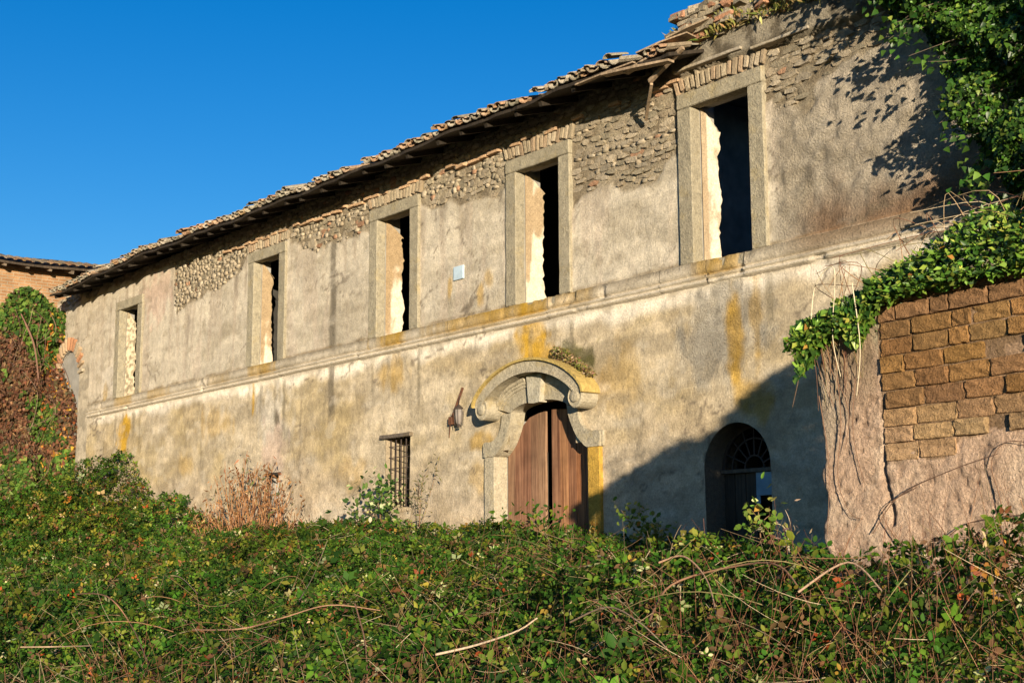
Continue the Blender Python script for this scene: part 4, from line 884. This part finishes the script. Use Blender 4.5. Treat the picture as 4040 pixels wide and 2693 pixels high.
YG = [(.12, .20, .03), (.22, .24, .05), (.08, .14, .02), (.45, .42, .18), (.35, .22, .04)]; YW = [4, 4, 3, 1.2, .5]
b = place(3000, 2110)
spray('bramble_shoot', b, [at(2985, 1990, dep_(b)+random.uniform(-.15, .15)), at(3050, 2020, dep_(b)+random.uniform(-.15, .15)), at(2960, 2060, dep_(b)+random.uniform(-.15, .15))], 20, .06, YG, YW, 'upright bramble shoot with yellow-green leaves in front of the arched doorway', 'shoot', spread=.06)
b = near_wall(2560, 2080, -.7)
spray('bramble_shoot', b, [at(2450, 2010, dep_(b)+random.uniform(-.15, .15)), at(2520, 2000, dep_(b)+random.uniform(-.15, .15)), at(2560, 2060, dep_(b)+random.uniform(-.15, .15)), at(2640, 2080, dep_(b)+random.uniform(-.15, .15))], 60, .075, YG, YW, 'arching bramble spray at the shaded wall between portal and arched doorway', 'shoot', spread=.07)
b = place(3110, 2130)
spray('dry_thistle', b, [at(3098, 2010, dep_(b)+random.uniform(-.15, .15)), at(3070, 2060, dep_(b)+random.uniform(-.15, .15)), at(3130, 2070, dep_(b)+random.uniform(-.15, .15))], 5, .05, [(.22, .16, .11), (.16, .12, .09)], [1, 1], 'dry grey thistle stalk right of the arched doorway', 'weed', shape=NARROW, mat='dry', stemcol=(.30, .24, .18))
b = near_wall(1655, 2070)
spray('tall_weed', b, [at(1650, 1900, dep_(b)+random.uniform(-.15, .15)), at(1735, 1800, dep_(b)+random.uniform(-.15, .15)), at(1690, 1850, dep_(b)+random.uniform(-.15, .15)), at(1630, 1960, dep_(b)+random.uniform(-.15, .15))], 26, .085, [(.12, .12, .04), (.20, .17, .07), (.08, .08, .03)], [1, 1, 1], 'tall thin seeding weed leaning right beside the barred window', 'weed', shape=NARROW, mat='dry', spread=.05)
b = near_wall(1500, 2040)
spray('bindweed', b, [at(1445, 1950, dep_(b)+random.uniform(-.15, .15)), at(1530, 1870, dep_(b)+random.uniform(-.15, .15)), at(1545, 1930, dep_(b)+random.uniform(-.15, .15)), at(1400, 1990, dep_(b)+random.uniform(-.15, .15)), at(1480, 1960, dep_(b)+random.uniform(-.15, .15)), at(1580, 1960, dep_(b)+random.uniform(-.15, .15)), at(1350, 2030, dep_(b)+random.uniform(-.15, .15))], 42, .105, [(.05, .10, .02), (.08, .13, .03), (.45, .43, .22), (.03, .07, .015)], [4, 3, 1.6, 3], 'leafy climber growing up against the barred window', 'climber', spread=.13)
b = near_wall(2160, 2050, -.6)
spray('bramble_shoot', b, [at(2080, 2010, dep_(b)+random.uniform(-.15, .15)), at(2140, 2020, dep_(b)+random.uniform(-.15, .15)), at(2230, 2040, dep_(b)+random.uniform(-.15, .15)), at(1960, 2040, dep_(b)+random.uniform(-.15, .15))], 30, .08, GREENS[:5], GW[:5], 'leafy bramble shoots at the foot of the wooden door', 'shoot', spread=.1)
# dry rust-coloured bush against the wall
b = np.array([-12.3, -.5, .55]); tips = []
for i in range(90): xx = -11.35+rng.normal()*.95; tips.append((xx, -.5+rng.uniform(-.35, .3), .75+rng.random()**.8*(1.3*math.exp(-((xx+11.3)/1.3)**2)+.15)))
dr = thing('dry_bush', (-11.4, -.5, .0), 'dead rust-orange bush with curled leaves against the lower wall', 'bush'); ls = []; ss_ = []
for tp in tips:
    q0 = np.array([tp[0]*.7-11.4*.3+rng.normal()*.3, -.5, .3]); Q = np.array(catmull([q0, (q0+tp)/2+rng.normal(size=3)*.05, np.array(tp)], 7)); ls.append((Q, .010, .004))
    k = 17; C = Q[rng.integers(2, len(Q), k)]+rng.normal(size=(k, 3))*.08; ss_.append((C, rng.normal(size=(k, 3)), rng.uniform(.06, .15, k), pick([(.22, .10, .04), (.16, .07, .03), (.32, .17, .075), (.12, .055, .028), (.40, .27, .14), (.09, .09, .03)], [4, 3, 3, 2, 1.2, 1], k), NARROW, np.tile([0., 0, -1], (k, 1))+rng.normal(size=(k, 3))*.7))
tubes('stems', ls, MT['stem'], dr, [np.array((.30, .15, .07))]*len(ls), 4); leaves('foliage', ss_, MT['dry'], dr)

# ---- ivy hanging on the right end of the facade
IVG = [(.032, .08, .010), (.05, .115, .015), (.10, .18, .025), (.018, .048, .008), (.19, .25, .04)]; IVW = [5, 5, 3.5, 4, 1]
iv = thing('wall_ivy', (5.5, -.3, ground_z(5.5, -.3).item()), 'thick glossy dark green ivy hanging over the top right of the facade', 'ivy')
def ivy_edge(z): return np.interp(z, [2.4, 3.0, 3.3, 3.65, 4.08, 4.6, 5.2, 5.6, 5.9, 6.3, 6.6, 7.4], [5.2, 4.6, 4.15, 3.85, 3.68, 3.55, 3.35, 3.1, 2.75, 2.5, 2.2, 1.9])
n = 84000; z = rng.uniform(2.2, 7.6, n); u = rng.uniform(1.4, 6.6, n)
lob = .38*(fbm(u*1.3, z*1.3, 3, 400)-.5)*2
dd = u-ivy_edge(z)+lob; ok = dd > 0; u, z, dd = u[ok], z[ok], dd[ok]
th = (.22+.38*ss(0, .35, dd))*(.05+2.1*fbm(u*2.4, z*2.4, 2, 401)**1.4); y = -th*(1-.55*rng.random(len(u))**1.5)
P = np.stack([u, y, z], 1); P = P[(P[:, 0] < 6.8) | (rng.random(len(P)) < .4)]; n = len(P)
N_ = unit(np.array([.35, -.8, .45])+rng.normal(size=(n, 3))*.5); T = np.array([0, -.25, -1.])+rng.normal(size=(n, 3))*.45
kk = fbm(P[:, 0]*2.2, P[:, 2]*2.2, 3, 402)[:, None]
setsi = [(P, N_, rng.uniform(.035, .078, n), pick(IVG, IVW, n)*(.45+1.0*kk), IVY, T)]
ls = []
for i in range(26):                                       # runners and loose tips along the left edge
    z0 = rng.uniform(3.3, 6.9); u0 = float(ivy_edge(z0))+.3; q = [np.array([u0+.4, -.15, z0+.1]), np.array([u0, -.3-rng.random()*.2, z0]), np.array([u0-.15-rng.random()*.25, -.4-rng.random()*.4, z0-.12+rng.normal()*.1])]
    Q = np.array(catmull(q, 6)); ls.append((Q, .004, .002)); k = 30; setsi.append((Q[rng.integers(2, len(Q), k)]+rng.normal(size=(k, 3))*.07, unit(np.array([.35, -.8, .45])+rng.normal(size=(k, 3))*.5), rng.uniform(.05, .10, k), pick(IVG, IVW, k), IVY, np.array([-.4, 0, -1.])+rng.normal(size=(k, 3))*.5))
leaves('foliage', setsi, MT['ivy'], iv)
for i in range(5): x0 = 5.2+i*.35; ls.append((np.array(catmull([(x0+.6, -.08, -.3), (x0+.2*math.sin(i), -.1, 1.5), (x0-.3, -.12, 3.4), (x0-.6-.2*i, -.14, 5.2), (x0-1.0, -.12, 6.7)], 6)), .045, .012))
tubes('stems', ls, MT['stem'], iv, [np.array((.16, .12, .085))]*len(ls), 6)

# ---- creepers on top of the block wall
bi = thing('wall_top_creeper', tuple(bpt(1.5, -.3, 1.7)), 'sunlit yellow-green creeper growing along the top of the block wall', 'creeper')
def bh(s): return np.interp(s, [-.2, 0, .3, .7, 1.1, 1.6, 2.2, 3.2, 4.5, 6, 8], [.10, .20, .30, .30, .36, .48, .66, 1.1, 1.6, 1.9, 1.9])
n = 27000; s = np.where(rng.random(n) < .44, rng.uniform(-.18, 2.6, n), rng.uniform(2.4, 8, n)); a = rng.uniform(-.5, math.pi*1.05, n); rr = 1-.5*rng.random(n)**1.6
h = bh(s)*(.65+.7*fbm(s*2.2, s*0, 3, 410)); wd = .32+.10*fbm(s*3, s*0+4, 2, 411)
d = -.22-(wd*np.cos(a)*rr)*-1; zz = btop(s)-.02+h*np.sin(a)*rr*1.0; zz = np.where(np.sin(a) < 0, btop(s)+.12*np.sin(a), zz)
P = bpt(s, d, zz); N_ = unit(np.array([.35, -.6, .75])+rng.normal(size=(n, 3))*.55)
CG = [(.10, .19, .022), (.17, .25, .035), (.055, .12, .015), (.25, .28, .05), (.03, .075, .012), (.33, .16, .03)]
bsets = [(P, N_, rng.uniform(.035, .07, n)*np.where(s > 2.6, 2.0, 1.0), pick(CG, [4, 3.5, 4, 1.6, 3, .15], n), LEAF4, np.array([0, -.2, .2])+rng.normal(size=(n, 3)))]
n = 1500; s = rng.uniform(-.12, .62, n); zz = btop(s)+.15-.42*rng.random(n)**1.2*np.interp(s, [-.12, .1, .3, .45, .62], [1, .55, .35, .8, .25]); d = .03+.09*rng.random(n)
P = bpt(s, d, zz); bsets.append((P, unit(np.array([.2, -.9, .35])+rng.normal(size=(n, 3))*.4), rng.uniform(.045, .085, n), pick(CG, [3, 2, 4, .8, 3.4, .2], n), IVY, np.array([0, 0, -1.])+rng.normal(size=(n, 3))*.5))
leaves('foliage', bsets, MT['ivy'], bi)
ls = []; cs = []
for i in range(34):                                        # hanging twigs at the ragged end and bare twigs on top
    s0 = rng.uniform(-.02, .5); z0 = float(btop(s0))+.1; L = rng.uniform(.2, .7); w0 = rng.normal()*.08
    q = [bpt(s0, -.05, z0), bpt(s0+w0*.3, .08, z0-.05), bpt(s0+w0, .06, z0-L*.6), bpt(s0+w0*1.4+rng.normal()*.05, .05, z0-L)]
    ls.append((np.array(catmull(q, 5)), .003, .0015)); cs.append(np.array(random.choice(SC))*.8)
for i in range(45):
    s0 = rng.uniform(0, 2.4); z0 = float(btop(s0))+.15; q = [bpt(s0, -.2, z0), bpt(s0+rng.normal()*.2, -.2+rng.normal()*.1, z0+.25+rng.random()*.2), bpt(s0+rng.normal()*.4, -.1+rng.normal()*.2, z0+.1+rng.random()*.35)]
    ls.append((np.array(catmull(q, 5)), .004, .002)); cs.append(np.array(random.choice(SC)))
for q in ([(.10, 1.75), (.16, 2.0), (.34, 2.08), (.30, 1.6), (.36, 1.3)], [(.5, 1.95), (.55, 1.5), (.5, 1.15)]): ls.append((np.array(catmull([bpt(x_, .14, z_) for x_, z_ in q], 6)), .005, .003)); cs.append(np.array((.55, .47, .33)))
for q in ([(.22, 1.5), (.25, 1.0), (.2, .6), (.3, .35), (.42, .3)], [(1.62, -.0), (1.55, .4), (1.5, .62), (1.62, .75), (1.85, .72)], [(.5, .2), (.75, .45), (1.2, .6), (1.55, .68)], [(.75, .1), (.6, .35), (.9, .5)], [(2.2, .4), (2.0, .7), (1.95, 1.0)], [(.05, 1.2), (.12, .7), (.08, .2)], [(.4, 1.3), (.36, .9), (.44, .55)], [(1.0, .05), (1.3, .25), (1.9, .3)], [(.1, 1.5), (.32, 1.1), (.28, .8)]):
    ls.append((np.array(catmull([bpt(x_, .035, z_) for x_, z_ in q], 7)), .0045, .0025)); cs.append(np.array((.17, .10, .065)))
tubes('stems', ls, MT['stem'], bi, cs, 4)

# ---- creeper on the far wing and in the niche
cr = thing('red_creeper', (-22.0, -1.2, ground_z(-22., -1.2).item()), 'mass of withered red-brown creeper with green patches at the far left end', 'creeper')
n = 46000; y = rng.uniform(-4.2, .12, n); z = rng.uniform(-.2, 6.75, n)
th = (.40+.5*fbm(y*1.2, z*1.0, 3, 420)+.35*ss(3.0, 1.2, z))*(1-.65*ss(-.9, -.3, y)*(z < 5.4)); topc = 6.15+.45*np.exp(-((y+.95)/.55)**2)+.25*(fbm(y*2.5, z*0, 3, 421)-.5)
topc = np.where(y < -1.35, topc-.85*ss(-1.35, -1.9, y), topc)
ok = z < topc; y, z, th = y[ok], z[ok], th[ok]; x = -22.38+th*(1-.5*rng.random(len(y))**1.5)
P1 = np.stack([x, y, z], 1)
n2 = 6500; u2 = rng.uniform(-22.3, -20.82, n2); z2 = rng.uniform(0, 4.75, n2)
edge2 = np.interp(z2, [0, 3.4, 4.0, 4.3, 4.75], [-20.82, -20.86, -21.1, -21.5, -22.1]); ok = u2 < edge2+.1*(fbm(z2*4, u2, 3, 423)-.5); u2, z2 = u2[ok], z2[ok]
P2 = np.stack([u2, .35-.42*rng.random(len(u2))**.7, z2], 1)
n3 = 2600; P3 = np.stack([NC-NR+.03+.22*rng.random(n3), rng.uniform(-.02, .5, n3), rng.uniform(.5, 4.75, n3)], 1)
P = np.concatenate([P1, P2, P3]); n = len(P)
gk = fbm(P[:, 1]*1.1+P[:, 0]*.8, P[:, 2]*.9, 4, 424); gr = np.clip(ss(5.3, 5.8, P[:, 2])*1.2+ss(2.6, 1.6, P[:, 2])*.9+ss(.54, .64, gk), 0, 1)
isg = rng.random(n) < gr*.8
RB = [(.13, .062, .032), (.09, .046, .027), (.18, .095, .05), (.14, .06, .03), (.24, .15, .075), (.075, .06, .03)]
col = np.where(isg[:, None], pick([(.06, .11, .018), (.10, .16, .025), (.03, .07, .012), (.18, .21, .05)], [4, 3, 3, 1], n), pick(RB, [4, 4, 3, 2, 1, 2], n))
rf = (P[:, 1] > -.45) & (rng.random(n) < .10); col[rf] = pick([(.40, .16, .03), (.5, .30, .04), (.3, .08, .02)], [1, 1, 1], rf.sum())
N_ = unit(np.array([.8, -.5, .35])+rng.normal(size=(n, 3))*.6)
leaves('foliage', [(P, N_, np.where(isg, rng.uniform(.09, .16, n), rng.uniform(.06, .13, n)), col, IVY, np.array([0, 0, -1.])+rng.normal(size=(n, 3))*.6)], MT['dry'], cr)
ls = []
for i in range(110):
    y0 = rng.uniform(-3.6, .0); z0 = rng.uniform(1.5, 6.1); L = rng.uniform(.5, 2.2); x0 = -22.38+.45+.45*rng.random()
    ls.append((np.array(catmull([[x0, y0, z0], [x0+.05+rng.normal()*.05, y0+rng.normal()*.15, z0-L*.3], [x0, y0+rng.normal()*.25, z0-L*.6], [x0+rng.normal()*.08, y0+rng.normal()*.4, z0-L]], 4)), .008, .004))
ls.append((np.array(catmull([(-21.5, -1.2, 5.9), (-21.4, -.9, 5.2), (-21.4, -.75, 4.4)], 6)), .03, .02))
tubes('stems', ls, MT['stem'], cr, [np.array(random.choice([(.13, .065, .05), (.18, .10, .07), (.09, .05, .04), (.24, .16, .11)])) for _ in ls], 3)

# ---- grass on the broken wall top and on the hood
n = 2600; u = np.where(rng.random(2600) < .75, rng.uniform(-.75, .45, 2600), rng.uniform(.4, 1.8, 2600)); z = 6.46-.045*u+rng.uniform(0, .34, n)*np.interp(u, [-.75, -.5, .4, 1.5], [.5, 1, .9, .7]); P = np.stack([u, -.12+rng.uniform(-.1, .1, n)+(z-6.46)*.3, z], 1)
gs = [(P, unit(np.array([.3, -.8, .2])+rng.normal(size=(n, 3))*.5), rng.uniform(.05, .16, n), pick([(.20, .19, .05), (.32, .27, .10), (.12, .14, .03), (.26, .17, .07)], [4, 3, 3, 2], n), NARROW, np.array([0, -.2, 1.])+rng.normal(size=(n, 3))*.45)]
n = 500; u = rng.uniform(.2, 1.0, n); gs.append((np.stack([u, np.full(n, .1), 6.84+.0*u], 1), rng.normal(size=(n, 3)), rng.uniform(.08, .25, n), pick([(.30, .25, .1), (.2, .15, .07)], [1, 1], n), NARROW, np.array([0, 0, 1.])+rng.normal(size=(n, 3))*.3))
tag(leaves('wall_top_grass', gs, MT['dry']), 'dry yellow-green grass growing on the broken wall top', 'grass', kind='stuff')
n = 900; u = rng.uniform(-3.15, -2.4, n); z = np.interp(u, [-3.2, -2.9, -2.5, -2.38], [2.80, 2.70, 2.52, 2.42])+.03+rng.random(n)*.10*np.interp(u, [-3.15, -2.95, -2.6, -2.4], [1.6, 1.5, .7, .5]); P = np.stack([u, -.02-.14*rng.random(n), z], 1)
tag(leaves('hood_moss', [(P, unit(np.array([.2, -.6, .6])+rng.normal(size=(n, 3))*.5), rng.uniform(.03, .06, n), pick([(.12, .13, .03), (.2, .16, .05), (.16, .09, .05), (.28, .2, .12)], [3, 2, 2, 2], n), LEAF2, None)], MT['dry']), 'moss and withered weeds on the right shoulder of the portal hood', 'moss', kind='stuff')
for o in ROOTS:
    if '_w' in o: del o['_w']
